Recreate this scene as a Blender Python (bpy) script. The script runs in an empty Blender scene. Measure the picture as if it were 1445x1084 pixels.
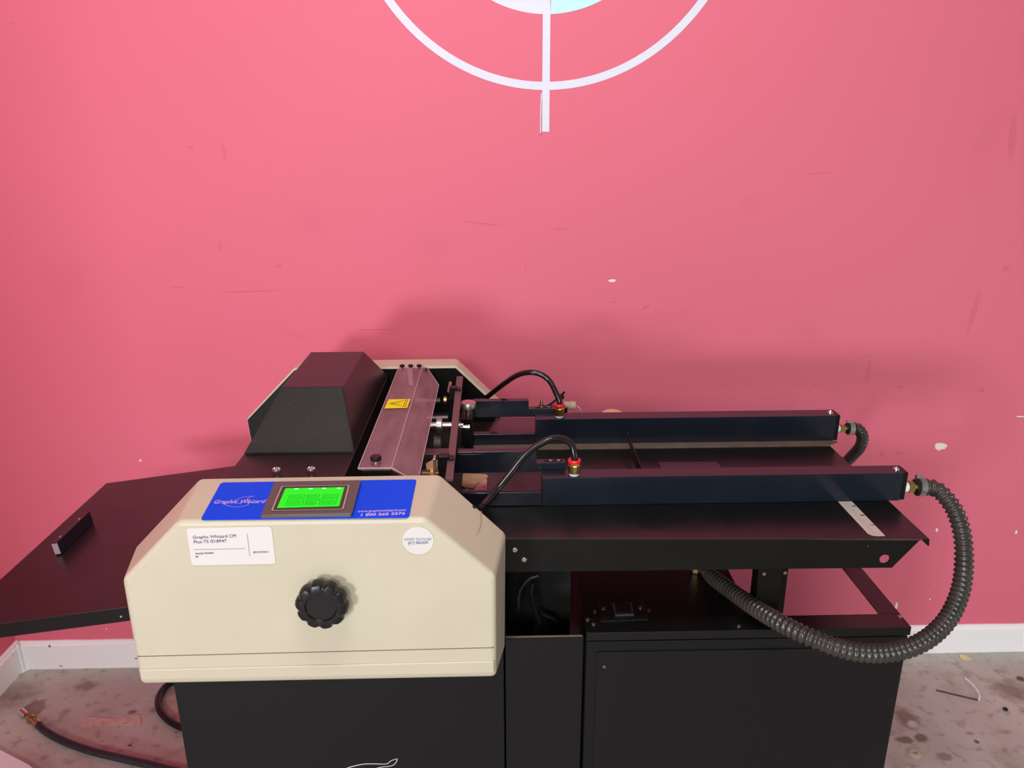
import bpy, bmesh, math, random
from mathutils import Vector, Matrix
random.seed(7)
C = bpy.context.scene.collection
PI = math.pi

# ---------------------------------------------------------------- camera
F_PX, PITCH, YAW, ROLL = 1093.0, math.radians(18.1), math.radians(1.2), math.radians(0.25)
CAM = Vector((0, 0, 1.5))
fw = Vector((math.sin(YAW)*math.cos(PITCH), math.cos(YAW)*math.cos(PITCH), -math.sin(PITCH)))
r0 = Vector((math.cos(YAW), -math.sin(YAW), 0)); u0 = r0.cross(fw)
up = u0*math.cos(ROLL) + r0*math.sin(ROLL); rt = r0*math.cos(ROLL) - u0*math.sin(ROLL)
cd = bpy.data.cameras.new('camera'); cam = bpy.data.objects.new('camera', cd); C.objects.link(cam)
M = Matrix((rt, up, -fw)).transposed().to_4x4(); M.translation = CAM
cam.matrix_world = M
cd.sensor_width = 36; cd.lens = F_PX/1445*36; cd.clip_start = .02
bpy.context.scene.camera = cam

def P(px, py, X=None, Y=None, Z=None):
    """measured direction -> real point on a plane of the machine / room"""
    d = fw*F_PX + rt*(px-722.5) - up*(py-542)
    if Y is not None: t = (Y-CAM.y)/d.y
    elif Z is not None: t = (Z-CAM.z)/d.z
    else: t = (X-CAM.x)/d.x
    return CAM + d*t
def PX(px, py, **k): return P(px, py, **k).x
def PZ(px, py, Y): return P(px, py, Y=Y).z

# ---------------------------------------------------------------- materials
def srgb(r, g, b):
    f = lambda c: ((c/255)/12.92 if c/255 <= .04045 else ((c/255+.055)/1.055)**2.4)
    return (f(r), f(g), f(b), 1)
def mat(name, col, rough=.5, metal=0, spec=.5, noise=0, nscale=40, bump=0, bscale=200, emit=0, coat=0, alpha=1, trans=0, rvar=0):
    m = bpy.data.materials.new(name); m.use_nodes = True
    nt = m.node_tree; b = nt.nodes['Principled BSDF']
    b.inputs['Base Color'].default_value = col
    b.inputs['Roughness'].default_value = rough; b.inputs['Metallic'].default_value = metal
    b.inputs['Specular IOR Level'].default_value = spec
    b.inputs['Coat Weight'].default_value = coat
    b.inputs['Alpha'].default_value = alpha
    b.inputs['Transmission Weight'].default_value = trans
    tc = nt.nodes.new('ShaderNodeTexCoord')
    if noise or rvar:
        n = nt.nodes.new('ShaderNodeTexNoise'); n.inputs['Scale'].default_value = nscale; n.inputs['Detail'].default_value = 6
        nt.links.new(tc.outputs['Object'], n.inputs['Vector'])
        if noise:
            hs = nt.nodes.new('ShaderNodeMixRGB'); hs.blend_type = 'MULTIPLY'; hs.inputs[0].default_value = 1
            mr = nt.nodes.new('ShaderNodeMapRange'); mr.inputs[1].default_value = .3; mr.inputs[2].default_value = .7
            mr.inputs[3].default_value = 1-noise; mr.inputs[4].default_value = 1+noise
            nt.links.new(n.outputs['Fac'], mr.inputs[0])
            hs.inputs[1].default_value = col; nt.links.new(mr.outputs[0], hs.inputs[2]); nt.links.new(hs.outputs[0], b.inputs['Base Color'])
        if rvar:
            mr = nt.nodes.new('ShaderNodeMapRange'); mr.inputs[1].default_value = .3; mr.inputs[2].default_value = .7
            mr.inputs[3].default_value = max(.02, rough-rvar); mr.inputs[4].default_value = rough+rvar
            nt.links.new(n.outputs['Fac'], mr.inputs[0]); nt.links.new(mr.outputs[0], b.inputs['Roughness'])
    if bump:
        n = nt.nodes.new('ShaderNodeTexNoise'); n.inputs['Scale'].default_value = bscale; n.inputs['Detail'].default_value = 3
        nt.links.new(tc.outputs['Object'], n.inputs['Vector'])
        bp = nt.nodes.new('ShaderNodeBump'); bp.inputs['Strength'].default_value = bump; bp.inputs['Distance'].default_value = .002
        nt.links.new(n.outputs['Fac'], bp.inputs['Height']); nt.links.new(bp.outputs[0], b.inputs['Normal'])
    if emit:
        b.inputs['Emission Color'].default_value = col; b.inputs['Emission Strength'].default_value = emit
    return m

BEIGE = mat('cream_plastic', srgb(206, 196, 172), .42, noise=.03, nscale=9, bump=.02, bscale=900)
BEIGE2 = mat('cream_plastic_band', srgb(215, 200, 166), .45)
GROOVE = mat('groove_shade', srgb(120, 104, 74), .8)
BLACK = mat('black_powder_coat', (.004, .0036, .003, 1), .38, spec=.3, bump=.05, bscale=700, rvar=.05, nscale=14)
BLACKT = mat('black_table_paint', (.006, .006, .006, 1), .27, spec=.55, bump=.03, bscale=600, rvar=.07, nscale=10)
CABM = mat('black_cabinet_paint', (.0065, .006, .007, 1), .45, spec=.3, bump=.05, bscale=800)
HOODM = mat('black_hood_paint', (.012, .011, .012, 1), .33, spec=.45, bump=.03, bscale=600)
BARM = mat('black_anodised', (.009, .012, .021, 1), .22, spec=.5, rvar=.08, nscale=12)
MATTE = mat('matte_black', (.006, .006, .006, 1), .75)
RUB = mat('black_rubber', (.007, .006, .006, 1), .33, spec=.4)
TUBEM = mat('black_tube', (.011, .009, .009, 1), .22)
HOSEM = mat('grey_black_hose', (.045, .038, .034, 1), .26, noise=.2, nscale=30)
CHROME = mat('chrome', (.75, .72, .70, 1), .18, metal=1)
STEEL = mat('brushed_steel', (.55, .52, .48, 1), .38, metal=1, noise=.15, nscale=60)
BRASS = mat('brass', (.62, .42, .13, 1), .28, metal=1, noise=.15, nscale=80)
BRASSD = mat('dull_brass', (.50, .35, .18, 1), .4, metal=1, noise=.2, nscale=80)
REDR = mat('red_plastic', srgb(235, 35, 45), .35)
WHITEP = mat('white_plastic', srgb(235, 235, 235), .5)
BLUE = mat('blue_panel', srgb(0, 74, 236), .5, spec=.12)
GREYP = mat('grey_bezel', srgb(92, 82, 80), .4)
GREYL = mat('grey_bezel_line', srgb(172, 164, 142), .5)
BEZD = mat('dark_bezel', srgb(66, 52, 54), .45)
PANELTXT = mat('panel_lettering', srgb(205, 175, 225), .5)
DECALW = mat('white_lettering', srgb(205, 200, 198), .5)
PAPER = mat('white_label_paper', srgb(226, 219, 214), .55)
INK = mat('dark_ink', srgb(70, 70, 100), .7)
INKL = mat('grey_ink', srgb(150, 148, 158), .7)
INKB = mat('blue_ink', srgb(96, 130, 160), .7)
YEL = mat('yellow_label', srgb(255, 232, 20), .45, spec=.2)
BLKINK = mat('black_ink', srgb(30, 26, 10), .6)
TAPE = mat('scale_tape', srgb(205, 190, 180), .5)
STRIPM = mat('steel_strip', srgb(150, 128, 112), .4, metal=.5, noise=.15, nscale=30)
CARD = mat('torn_card', srgb(176, 140, 104), .8, noise=.25, nscale=40)
PINKL = mat('pink_label', srgb(206, 152, 150), .7)
CLEARP = mat('cloudy_connector', srgb(215, 195, 175), .25, trans=.35)
ORANGE = mat('orange_ring', srgb(225, 140, 30), .45)
WIREW = mat('white_wire', srgb(238, 225, 228), .5)

def screen_mat():
    m = mat('lcd_green', srgb(0, 190, 25), .3, emit=.95, spec=.2)
    return m
SCREEN = screen_mat()
SCRLINE = mat('lcd_lines', srgb(0, 120, 20), .4, emit=.7, spec=.1)
SCRLED = mat('lcd_backlight', srgb(190, 255, 215), .4, emit=1.6)

def texture_cap():
    m = mat('textured_black', (.014, .012, .010, 1), .5, spec=.4)
    nt = m.node_tree; b = nt.nodes['Principled BSDF']
    tc = nt.nodes.new('ShaderNodeTexCoord')
    v = nt.nodes.new('ShaderNodeTexVoronoi'); v.inputs['Scale'].default_value = 650
    n = nt.nodes.new('ShaderNodeTexNoise'); n.inputs['Scale'].default_value = 700
    add = nt.nodes.new('ShaderNodeMath'); add.operation = 'ADD'
    nt.links.new(tc.outputs['Object'], v.inputs['Vector']); nt.links.new(tc.outputs['Object'], n.inputs['Vector'])
    nt.links.new(v.outputs['Distance'], add.inputs[0]); nt.links.new(n.outputs['Fac'], add.inputs[1])
    bp = nt.nodes.new('ShaderNodeBump'); bp.inputs['Strength'].default_value = .35; bp.inputs['Distance'].default_value = .001
    nt.links.new(add.outputs[0], bp.inputs['Height']); nt.links.new(bp.outputs[0], b.inputs['Normal'])
    return m
CAPM = texture_cap()
def add_dust(m, scale, lo, col, x0=None):
    nt = m.node_tree; b = nt.nodes['Principled BSDF']; N = nt.nodes.new; L = nt.links.new
    tc = N('ShaderNodeTexCoord'); n = N('ShaderNodeTexNoise'); n.inputs['Scale'].default_value = scale; n.inputs['Detail'].default_value = 2
    L(tc.outputs['Object'], n.inputs['Vector']); r = N('ShaderNodeMapRange'); r.inputs[1].default_value = lo; r.inputs[2].default_value = lo+.03
    L(n.outputs['Fac'], r.inputs[0]); x = N('ShaderNodeMixRGB'); L(r.outputs[0], x.inputs[0])
    bc = b.inputs['Base Color']
    if bc.is_linked: L(bc.links[0].from_socket, x.inputs[1])
    else: x.inputs[1].default_value = bc.default_value
    x.inputs[2].default_value = col; L(x.outputs[0], bc)
add_dust(CAPM, 420, .69, (.12, .11, .10, 1))
for m_ in (BLACK, BLACKT, HOODM, BARM): add_dust(m_, 130, .775, (.10, .08, .08, 1))

def guard_mat():
    m = bpy.data.materials.new('clear_acrylic'); m.use_nodes = True; nt = m.node_tree
    b = nt.nodes['Principled BSDF']
    b.inputs['Base Color'].default_value = srgb(196, 150, 158); b.inputs['Roughness'].default_value = .14
    b.inputs['IOR'].default_value = 1.5; b.inputs['Specular IOR Level'].default_value = .9
    b.inputs['Coat Weight'].default_value = .6; b.inputs['Coat Roughness'].default_value = .12
    tc = nt.nodes.new('ShaderNodeTexCoord'); n = nt.nodes.new('ShaderNodeTexNoise')
    mp = nt.nodes.new('ShaderNodeMapping'); mp.inputs['Scale'].default_value = (14, 4, 14)
    n.inputs['Scale'].default_value = 3.0; n.inputs['Detail'].default_value = 7
    nt.links.new(tc.outputs['Object'], mp.inputs[0]); nt.links.new(mp.outputs[0], n.inputs['Vector'])
    mr = nt.nodes.new('ShaderNodeMapRange'); mr.inputs[1].default_value = .35; mr.inputs[2].default_value = .75
    mr.inputs[3].default_value = .22; mr.inputs[4].default_value = .40
    nt.links.new(n.outputs['Fac'], mr.inputs[0]); nt.links.new(mr.outputs[0], b.inputs['Alpha'])
    return m
CLEAR = guard_mat()
CLEARE = mat('acrylic_edge', srgb(190, 160, 162), .3)

WY = 1.95
def spot_mask(nt, co, x, z, rx, rz, soft=.25, jag=.5, ang=0, jscale=60):
    """mask of an irregular ellipse on the plane (x,z)"""
    N = nt.nodes.new; L = nt.links.new
    n = N('ShaderNodeTexNoise'); n.inputs['Scale'].default_value = jscale; L(co, n.inputs['Vector'])
    mp = N('ShaderNodeMapping'); mp.vector_type = 'TEXTURE'
    mp.inputs['Location'].default_value = (x, 0, z); mp.inputs['Rotation'].default_value = (0, ang, 0)
    mp.inputs['Scale'].default_value = (rx, 1e4, rz); L(co, mp.inputs[0])
    ln = N('ShaderNodeVectorMath'); ln.operation = 'LENGTH'; L(mp.outputs[0], ln.inputs[0])
    a = N('ShaderNodeMath'); a.operation = 'MULTIPLY_ADD'; a.inputs[1].default_value = jag*2; a.inputs[2].default_value = -jag
    L(n.outputs['Fac'], a.inputs[0])
    s = N('ShaderNodeMath'); s.operation = 'ADD'; L(ln.outputs['Value'], s.inputs[0]); L(a.outputs[0], s.inputs[1])
    r = N('ShaderNodeMapRange'); r.interpolation_type = 'SMOOTHSTEP'
    r.inputs[1].default_value = 1-soft; r.inputs[2].default_value = 1+soft; r.inputs[3].default_value = 1; r.inputs[4].default_value = 0
    L(s.outputs[0], r.inputs[0])
    return r.outputs[0]
def wall_material():
    m = bpy.data.materials.new('pink_painted_plaster'); m.use_nodes = True; nt = m.node_tree; N = nt.nodes.new; L = nt.links.new
    b = nt.nodes['Principled BSDF']; b.inputs['Roughness'].default_value = .62; b.inputs['Specular IOR Level'].default_value = .25
    tc = N('ShaderNodeTexCoord'); co = tc.outputs['Object']
    n = N('ShaderNodeTexNoise'); n.inputs['Scale'].default_value = 1.6; n.inputs['Detail'].default_value = 5; L(co, n.inputs['Vector'])
    mx = N('ShaderNodeMixRGB'); mx.inputs[1].default_value = srgb(226, 110, 131); mx.inputs[2].default_value = srgb(230, 116, 138)
    L(n.outputs['Fac'], mx.inputs[0]); col = mx.outputs[0]
    def layer(col, mask, c, f=1):
        k = N('ShaderNodeMixRGB'); mu = N('ShaderNodeMath'); mu.operation = 'MULTIPLY'; mu.inputs[1].default_value = f
        L(mask, mu.inputs[0]); L(mu.outputs[0], k.inputs[0]); L(col, k.inputs[1]); k.inputs[2].default_value = c
        return k.outputs[0]
    chips = [(864, 396, .009, .0035), (1327, 630, .017, .011), (1322, 748, .0035, .006), (1434, 751, .003, .006),
             (1440, 588, .012, .002), (1312, 846, .002, .004), (1265, 855, .004, .012), (198, 650, .003, .003), (150, 888, .002, .002)]
    for px, py, rx, rz in chips:
        p = P(px, py, Y=WY)
        col = layer(col, spot_mask(nt, co, p.x, p.z, rx, rz, .12, .5, jscale=150), srgb(245, 232, 222))
    hsum = None
    marks = [(353, 412, .075, .0018, .03), (680, 316, .05, .0018, -.12), (316, 216, .004, .018, 0), (394, 376, .007, .003, .2),
             (310, 348, .004, .012, 0), (1155, 245, .03, .0015, .03), (1222, 503, .014, .0015, .05), (1150, 545, .01, .0025, 0),
             (1270, 547, .009, .004, -.4), (1385, 552, .009, .005, .3), (1420, 380, .009, .007, .3), (912, 435, .01, .005, .4),
             (866, 427, .008, .002, 0), (790, 324, .018, .002, 0), (742, 377, .003, .005, 0), (252, 406, .016, .0015, 0), (18, 33, .006, .002, 0),
             (1430, 190, .01, .05, .1), (1375, 440, .008, .05, -.1), (1225, 525, .006, .03, 0), (270, 208, .006, .003, .2),
             (530, 466, .05, .0015, 0), (1245, 642, .006, .008, .5), (1268, 641, .014, .004, 0), (1312, 826, .004, .004, 0)]
    for px, py, rx, rz, an in marks:
        p = P(px, py, Y=WY)
        mk = spot_mask(nt, co, p.x, p.z, rx, rz, .4, .35, -an, jscale=50)
        col = layer(col, mk, srgb(190, 76, 98), .22)
        if hsum is None: hsum = mk
        else:
            a = N('ShaderNodeMath'); a.operation = 'MAXIMUM'; L(hsum, a.inputs[0]); L(mk, a.inputs[1]); hsum = a.outputs[0]
    for px, py, rx, rz in [(205, 840, .05, .06), (95, 395, .05, .05), (412, 470, .03, .01), (437, 312, .03, .04), (612, 345, .03, .03), (1140, 470, .05, .03), (1395, 190, .02, .05), (1060, 290, .02, .02)]:
        p = P(px, py, Y=WY)
        col = layer(col, spot_mask(nt, co, p.x, p.z, rx, rz, .9, .3, .4, jscale=12), srgb(180, 80, 102), .09)
    L(col, b.inputs['Base Color'])
    fn = N('ShaderNodeTexNoise'); fn.inputs['Scale'].default_value = 26; fn.inputs['Detail'].default_value = 5; L(co, fn.inputs['Vector'])
    ad = N('ShaderNodeMath'); ad.operation = 'MULTIPLY_ADD'; ad.inputs[1].default_value = -.5; L(hsum, ad.inputs[0])
    mu = N('ShaderNodeMath'); mu.operation = 'MULTIPLY'; mu.inputs[1].default_value = .35; L(fn.outputs['Fac'], mu.inputs[0]); L(mu.outputs[0], ad.inputs[2])
    bp = N('ShaderNodeBump'); bp.inputs['Strength'].default_value = .35; bp.inputs['Distance'].default_value = .004
    L(ad.outputs[0], bp.inputs['Height']); L(bp.outputs[0], b.inputs['Normal'])
    return m
def floor_material():
    m = bpy.data.materials.new('stained_shaded_concrete'); m.use_nodes = True; nt = m.node_tree; N = nt.nodes.new; L = nt.links.new
    b = nt.nodes['Principled BSDF']; b.inputs['Roughness'].default_value = .55
    tc = N('ShaderNodeTexCoord'); co = tc.outputs['Object']
    def noise(s, d=6):
        n = N('ShaderNodeTexNoise'); n.inputs['Scale'].default_value = s; n.inputs['Detail'].default_value = d; L(co, n.inputs['Vector']); return n.outputs['Fac']
    def ramp(f, a, b_, ):
        r = N('ShaderNodeMapRange'); r.inputs[1].default_value = a; r.inputs[2].default_value = b_; L(f, r.inputs[0]); return r.outputs[0]
    def mix(f, c1, c2, k=1):
        x = N('ShaderNodeMixRGB'); mu = N('ShaderNodeMath'); mu.operation = 'MULTIPLY'; mu.inputs[1].default_value = k; L(f, mu.inputs[0]); L(mu.outputs[0], x.inputs[0])
        if isinstance(c1, tuple): x.inputs[1].default_value = c1
        else: L(c1, x.inputs[1])
        x.inputs[2].default_value = c2
        return x.outputs[0]
    col = mix(ramp(noise(4), .35, .65), srgb(176, 168, 160), srgb(196, 189, 181))
    col = mix(ramp(noise(30, 8), .55, .72), col, srgb(132, 114, 102), .7)
    col = mix(ramp(noise(9, 8), .58, .7), col, srgb(146, 128, 116), .6)
    col = mix(ramp(noise(120, 4), .68, .75), col, srgb(70, 52, 44), .8)
    col = mix(ramp(noise(75, 4), .70, .76), col, srgb(215, 200, 192), .8)
    def spot(px, py, rx, ry, c, k=1, soft=.3, jag=.7, js=40):
        nonlocal col
        p = P(px, py, Z=0)
        mp = N('ShaderNodeMapping'); mp.vector_type = 'TEXTURE'; mp.inputs['Location'].default_value = (p.x, p.y, 0)
        mp.inputs['Scale'].default_value = (rx, ry, 1e4); L(co, mp.inputs[0])
        ln = N('ShaderNodeVectorMath'); ln.operation = 'LENGTH'; L(mp.outputs[0], ln.inputs[0])
        a = N('ShaderNodeMath'); a.operation = 'MULTIPLY_ADD'; a.inputs[1].default_value = jag*2; a.inputs[2].default_value = -jag; L(noise(js), a.inputs[0])
        s = N('ShaderNodeMath'); s.operation = 'ADD'; L(ln.outputs['Value'], s.inputs[0]); L(a.outputs[0], s.inputs[1])
        r = N('ShaderNodeMapRange'); r.inputs[1].default_value = 1-soft; r.inputs[2].default_value = 1+soft; r.inputs[3].default_value = 1; r.inputs[4].default_value = 0
        L(s.outputs[0], r.inputs[0]); col = mix(r.outputs[0], col, c, k)
    spot(122, 968, .03, .02, srgb(120, 98, 84), .7); spot(48, 1000, .03, .035, srgb(130, 108, 96), .8, .15)
    spot(1282, 1015, .03, .035, srgb(112, 96, 86), .8, .3); spot(1288, 1022, .014, .012, srgb(205, 200, 192), .7, .4)
    spot(1276, 1044, .022, .012, srgb(96, 82, 72), .8); spot(1300, 1042, .018, .014, srgb(92, 78, 70), .8)
    spot(1332, 1068, .018, .014, srgb(120, 104, 98), .7); spot(1428, 975, .05, .04, srgb(112, 86, 72), .7, .5)
    spot(1378, 1047, .006, .006, srgb(80, 66, 62), .9); spot(1368, 1035, .012, .006, srgb(130, 110, 104), .7)
    spot(1440, 958, .012, .012, srgb(70, 40, 24), .9); spot(10, 985, .07, .06, srgb(110, 84, 66), .55, .5)  # wide soft spot at far left paints brown shading into the floor colour
    spot(183, 1052, .006, .004, srgb(60, 50, 44), .9); spot(186, 1005, .012, .008, srgb(105, 85, 76), .8)
    L(col, b.inputs['Base Color'])
    bp = N('ShaderNodeBump'); bp.inputs['Strength'].default_value = .25; bp.inputs['Distance'].default_value = .004
    L(noise(40, 8), bp.inputs['Height']); L(bp.outputs[0], b.inputs['Normal'])
    return m
def base_material():
    m = mat('chipped_white_paint', srgb(246, 240, 240), .5, bump=.15, bscale=60)
    nt = m.node_tree; N = nt.nodes.new; L = nt.links.new; b = nt.nodes['Principled BSDF']
    tc = N('ShaderNodeTexCoord'); n = N('ShaderNodeTexNoise'); n.inputs['Scale'].default_value = 45; n.inputs['Detail'].default_value = 8
    L(tc.outputs['Object'], n.inputs['Vector'])
    r = N('ShaderNodeMapRange'); r.inputs[1].default_value = .70; r.inputs[2].default_value = .74; L(n.outputs['Fac'], r.inputs[0])
    x = N('ShaderNodeMixRGB'); L(r.outputs[0], x.inputs[0]); x.inputs[1].default_value = srgb(252, 250, 250); x.inputs[2].default_value = srgb(150, 118, 98)
    L(x.outputs[0], b.inputs['Base Color'])
    return m

# ---------------------------------------------------------------- mesh helpers
def wloc(o):
    v = Vector(o.location)
    while o.parent: o = o.parent; v += Vector(o.location)
    return v
def link(name, bm, m, parent=None, smooth=False, bevel=0, seg=2, autosm=35):
    me = bpy.data.meshes.new(name)
    bmesh.ops.recalc_face_normals(bm, faces=bm.faces)
    vs = [v.co.copy() for v in bm.verts]
    c = Vector([(min(v[i] for v in vs)+max(v[i] for v in vs))/2 for i in range(3)])
    if parent is None: c.z = min(v.z for v in vs)
    for v in bm.verts: v.co -= c
    bm.to_mesh(me); bm.free()
    o = bpy.data.objects.new(name, me); C.objects.link(o)
    me.materials.append(m)
    if parent is not None: o.parent = parent; o.location = c - wloc(parent)
    else: o.location = c
    if smooth:
        for p in me.polygons: p.use_smooth = True
        me.set_sharp_from_angle(angle=math.radians(autosm))
    if bevel:
        b = o.modifiers.new('bevel', 'BEVEL'); b.width = bevel; b.segments = seg; b.limit_method = 'ANGLE'; b.angle_limit = math.radians(20)
        if seg > 2:
            for p in me.polygons: p.use_smooth = True
            b.harden_normals = True
    return o
def bm_hexa(p, bm=None):
    bm = bm or bmesh.new(); v = [bm.verts.new(q) for q in p]
    for f in ((0,1,2,3), (4,5,6,7), (0,1,5,4), (1,2,6,5), (2,3,7,6), (3,0,4,7)): bm.faces.new([v[i] for i in f])
    return bm
def bm_box(x0, x1, y0, y1, z0, z1, bm=None):
    return bm_hexa([(x0,y0,z0),(x1,y0,z0),(x1,y1,z0),(x0,y1,z0),(x0,y0,z1),(x1,y0,z1),(x1,y1,z1),(x0,y1,z1)], bm)
def box(name, x0, x1, y0, y1, z0, z1, m, parent=None, bevel=.0008, **k):
    return link(name, bm_box(x0, x1, y0, y1, z0, z1), m, parent, bevel=bevel, **k)
def bm_loft(a, b, bm=None):
    """two polygons of equal length joined"""
    bm = bm or bmesh.new(); A = [bm.verts.new(q) for q in a]; B = [bm.verts.new(q) for q in b]; n = len(a)
    bm.faces.new(A); bm.faces.new(B[::-1])
    for i in range(n): bm.faces.new((A[i], A[(i+1) % n], B[(i+1) % n], B[i]))
    return bm
def bm_lathe(p0, axis, prof, seg=24, bm=None, lobes=0, depth=0):
    """prof: (distance along axis, radius)"""
    bm = bm or bmesh.new(); ax = Vector(axis).normalized(); p0 = Vector(p0)
    s = ax.orthogonal().normalized(); t = ax.cross(s); rings = []
    for d, r in prof:
        ring = []
        for i in range(seg):
            a = 2*PI*i/seg; rr = r*(1 - depth*(.5+.5*math.cos(lobes*a))**3) if lobes and (lobes > 20 or r > .031) else r
            ring.append(bm.verts.new(p0 + ax*d + (s*math.cos(a)+t*math.sin(a))*rr))
        rings.append(ring)
    for A, B in zip(rings, rings[1:]):
        for i in range(seg): bm.faces.new((A[i], A[(i+1) % seg], B[(i+1) % seg], B[i]))
    bm.faces.new(rings[0][::-1]); bm.faces.new(rings[-1])
    return bm
def lathe(name, p0, axis, prof, m, parent=None, seg=24, **k):
    return link(name, bm_lathe(p0, axis, prof, seg, **{q: k.pop(q) for q in list(k) if q in ('lobes', 'depth')}), m, parent, smooth=True, **k)
def spline(pts, n=12):
    pts = [Vector(p) for p in pts]; out = []
    q = [pts[0]*2-pts[1]] + pts + [pts[-1]*2-pts[-2]]
    for i in range(1, len(q)-2):
        a, b, c, d = q[i-1:i+3]
        for k in range(n):
            t = k/n; out.append(.5*((2*b)+(c-a)*t+(2*a-5*b+4*c-d)*t*t+(3*b-a-3*c+d)*t**3))
    out.append(pts[-1]); return out
def resample(pts, step):
    out = [pts[0]]; acc = 0
    for a, b in zip(pts, pts[1:]):
        L_ = (b-a).length; d = step-acc
        while d <= L_: out.append(a.lerp(b, d/L_)); d += step
        acc = L_-(d-step)
    return out
def bm_sweep(pts, radii, seg=12, bm=None):
    bm = bm or bmesh.new(); rings = []; T = (pts[1]-pts[0]).normalized(); s = T.orthogonal().normalized()
    for i, p in enumerate(pts):
        T = (pts[min(i+1, len(pts)-1)]-pts[max(i-1, 0)]).normalized()
        s = (s - T*s.dot(T)).normalized(); t = T.cross(s)
        r = radii[i] if isinstance(radii, list) else radii
        rings.append([bm.verts.new(p+(s*math.cos(2*PI*k/seg)+t*math.sin(2*PI*k/seg))*r) for k in range(seg)])
    for A, B in zip(rings, rings[1:]):
        for i in range(seg): bm.faces.new((A[i], A[(i+1) % seg], B[(i+1) % seg], B[i]))
    bm.faces.new(rings[0][::-1]); bm.faces.new(rings[-1]); return bm
def tube(name, pts, r, m, parent=None, seg=12, n=10):
    return link(name, bm_sweep(spline(pts, n), r, seg), m, parent, smooth=True, autosm=60)
def ribbed(name, pts, r, m, parent=None, pitch=.0075, seg=20):
    q = resample(spline(pts, 24), pitch/6); rad = []
    for i in range(len(q)):
        ph = (i % 6)/6; rad.append(r*(.80+.20*(max(0, math.sin(PI*min(1, ph*1.5))) if ph < .67 else 0)))
    return link(name, bm_sweep(q, rad, seg), m, parent, smooth=True, autosm=80)
def flat(name, pts, m, parent=None, nrm=(0,-1,0), th=.0006):
    """thin sheet: polygon thickened along nrm"""
    n = Vector(nrm); a = [Vector(p) for p in pts]
    return link(name, bm_loft(a, [p+n*th for p in a]), m, parent)
def rounded(pts, r, seg=4):
    out = []; n = len(pts); pts = [Vector(p) for p in pts]
    for i in range(n):
        a, b, c = pts[i-1], pts[i], pts[(i+1) % n]
        u = (a-b).normalized()*r; v = (c-b).normalized()*r
        for k in range(seg+1):
            t = k/seg; out.append((b+u)*(1-t)**2 + b*2*t*(1-t) + (b+v)*t*t)
    return out
def text(name, body, size, origin, xdir, ydir, m, parent, ext=.0002, sx=1, width=None, align='LEFT', shear=0, bold=0):
    cu = bpy.data.curves.new(name, 'FONT'); cu.body = body; cu.size = size; cu.extrude = ext; cu.align_x = align; cu.shear = shear; cu.offset = bold
    cu.resolution_u = 3
    t = bpy.data.objects.new('tmp', cu); C.objects.link(t)
    dg = bpy.context.evaluated_depsgraph_get(); me = bpy.data.meshes.new_from_object(t.evaluated_get(dg))
    bpy.data.objects.remove(t); bm = bmesh.new(); bm.from_mesh(me)
    if width: xs = [v.co.x for v in bm.verts]; sx = width/(max(xs)-min(xs))
    X = Vector(xdir).normalized(); Yd = Vector(ydir).normalized(); Z = X.cross(Yd)
    for v in bm.verts: v.co = Vector(origin) + X*v.co.x*sx + Yd*v.co.y + Z*v.co.z
    return link(name, bm, m, parent)
def ribbon(name, pts, w, m, parent, nrm, th=.0004, closed=False, n=8):
    q = spline(pts, n); nv = Vector(nrm); bm = bmesh.new(); A = []; B = []
    for i, p in enumerate(q):
        T = (q[min(i+1, len(q)-1)]-q[max(i-1, 0)]).normalized(); s = T.cross(nv).normalized()
        ww = w if not callable(w) else w(i/(len(q)-1))
        A.append(bm.verts.new(p+s*ww/2+nv*th)); B.append(bm.verts.new(p-s*ww/2+nv*th))
    for i in range(len(q)-1): bm.faces.new((A[i], A[i+1], B[i+1], B[i]))
    return link(name, bm, m, parent)
def tag(o, label=None, cat=None, group=None, kind=None):
    if label: o['label'] = label
    if cat: o['category'] = cat
    if group: o['group'] = group
    if kind: o['kind'] = kind
    return o
def thing(name, label, cat, loc, group=None):
    o = bpy.data.objects.new(name, None); C.objects.link(o); o.location = loc; o.empty_display_size = .05
    return tag(o, label, cat, group)
def struct(name, bm, m, **k):
    o = link(name, bm, m, **k); o['kind'] = 'structure'; return o

# ---------------------------------------------------------------- room
LX = P(22, 905, Y=WY).x          # left wall plane
PINK = wall_material(); FLOORM = floor_material(); BASEM = base_material()
def centred_struct(name, bm, m):   # keep object coordinates = world for the masks
    me = bpy.data.meshes.new(name); bmesh.ops.recalc_face_normals(bm, faces=bm.faces); bm.to_mesh(me); bm.free()
    o = bpy.data.objects.new(name, me); C.objects.link(o); me.materials.append(m); o['kind'] = 'structure'; return o
centred_struct('wall_back', bm_box(LX-.1, 2.6, WY, WY+.1, 0, 2.9), PINK)
centred_struct('wall_left', bm_box(LX-.1, LX, -.3, WY, 0, 2.9), PINK)
centred_struct('floor', bm_box(LX-.1, 2.6, -2.6, WY+.1, -.05, 0), FLOORM)
BH = P(900, 893, Y=WY-.014).z
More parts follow.
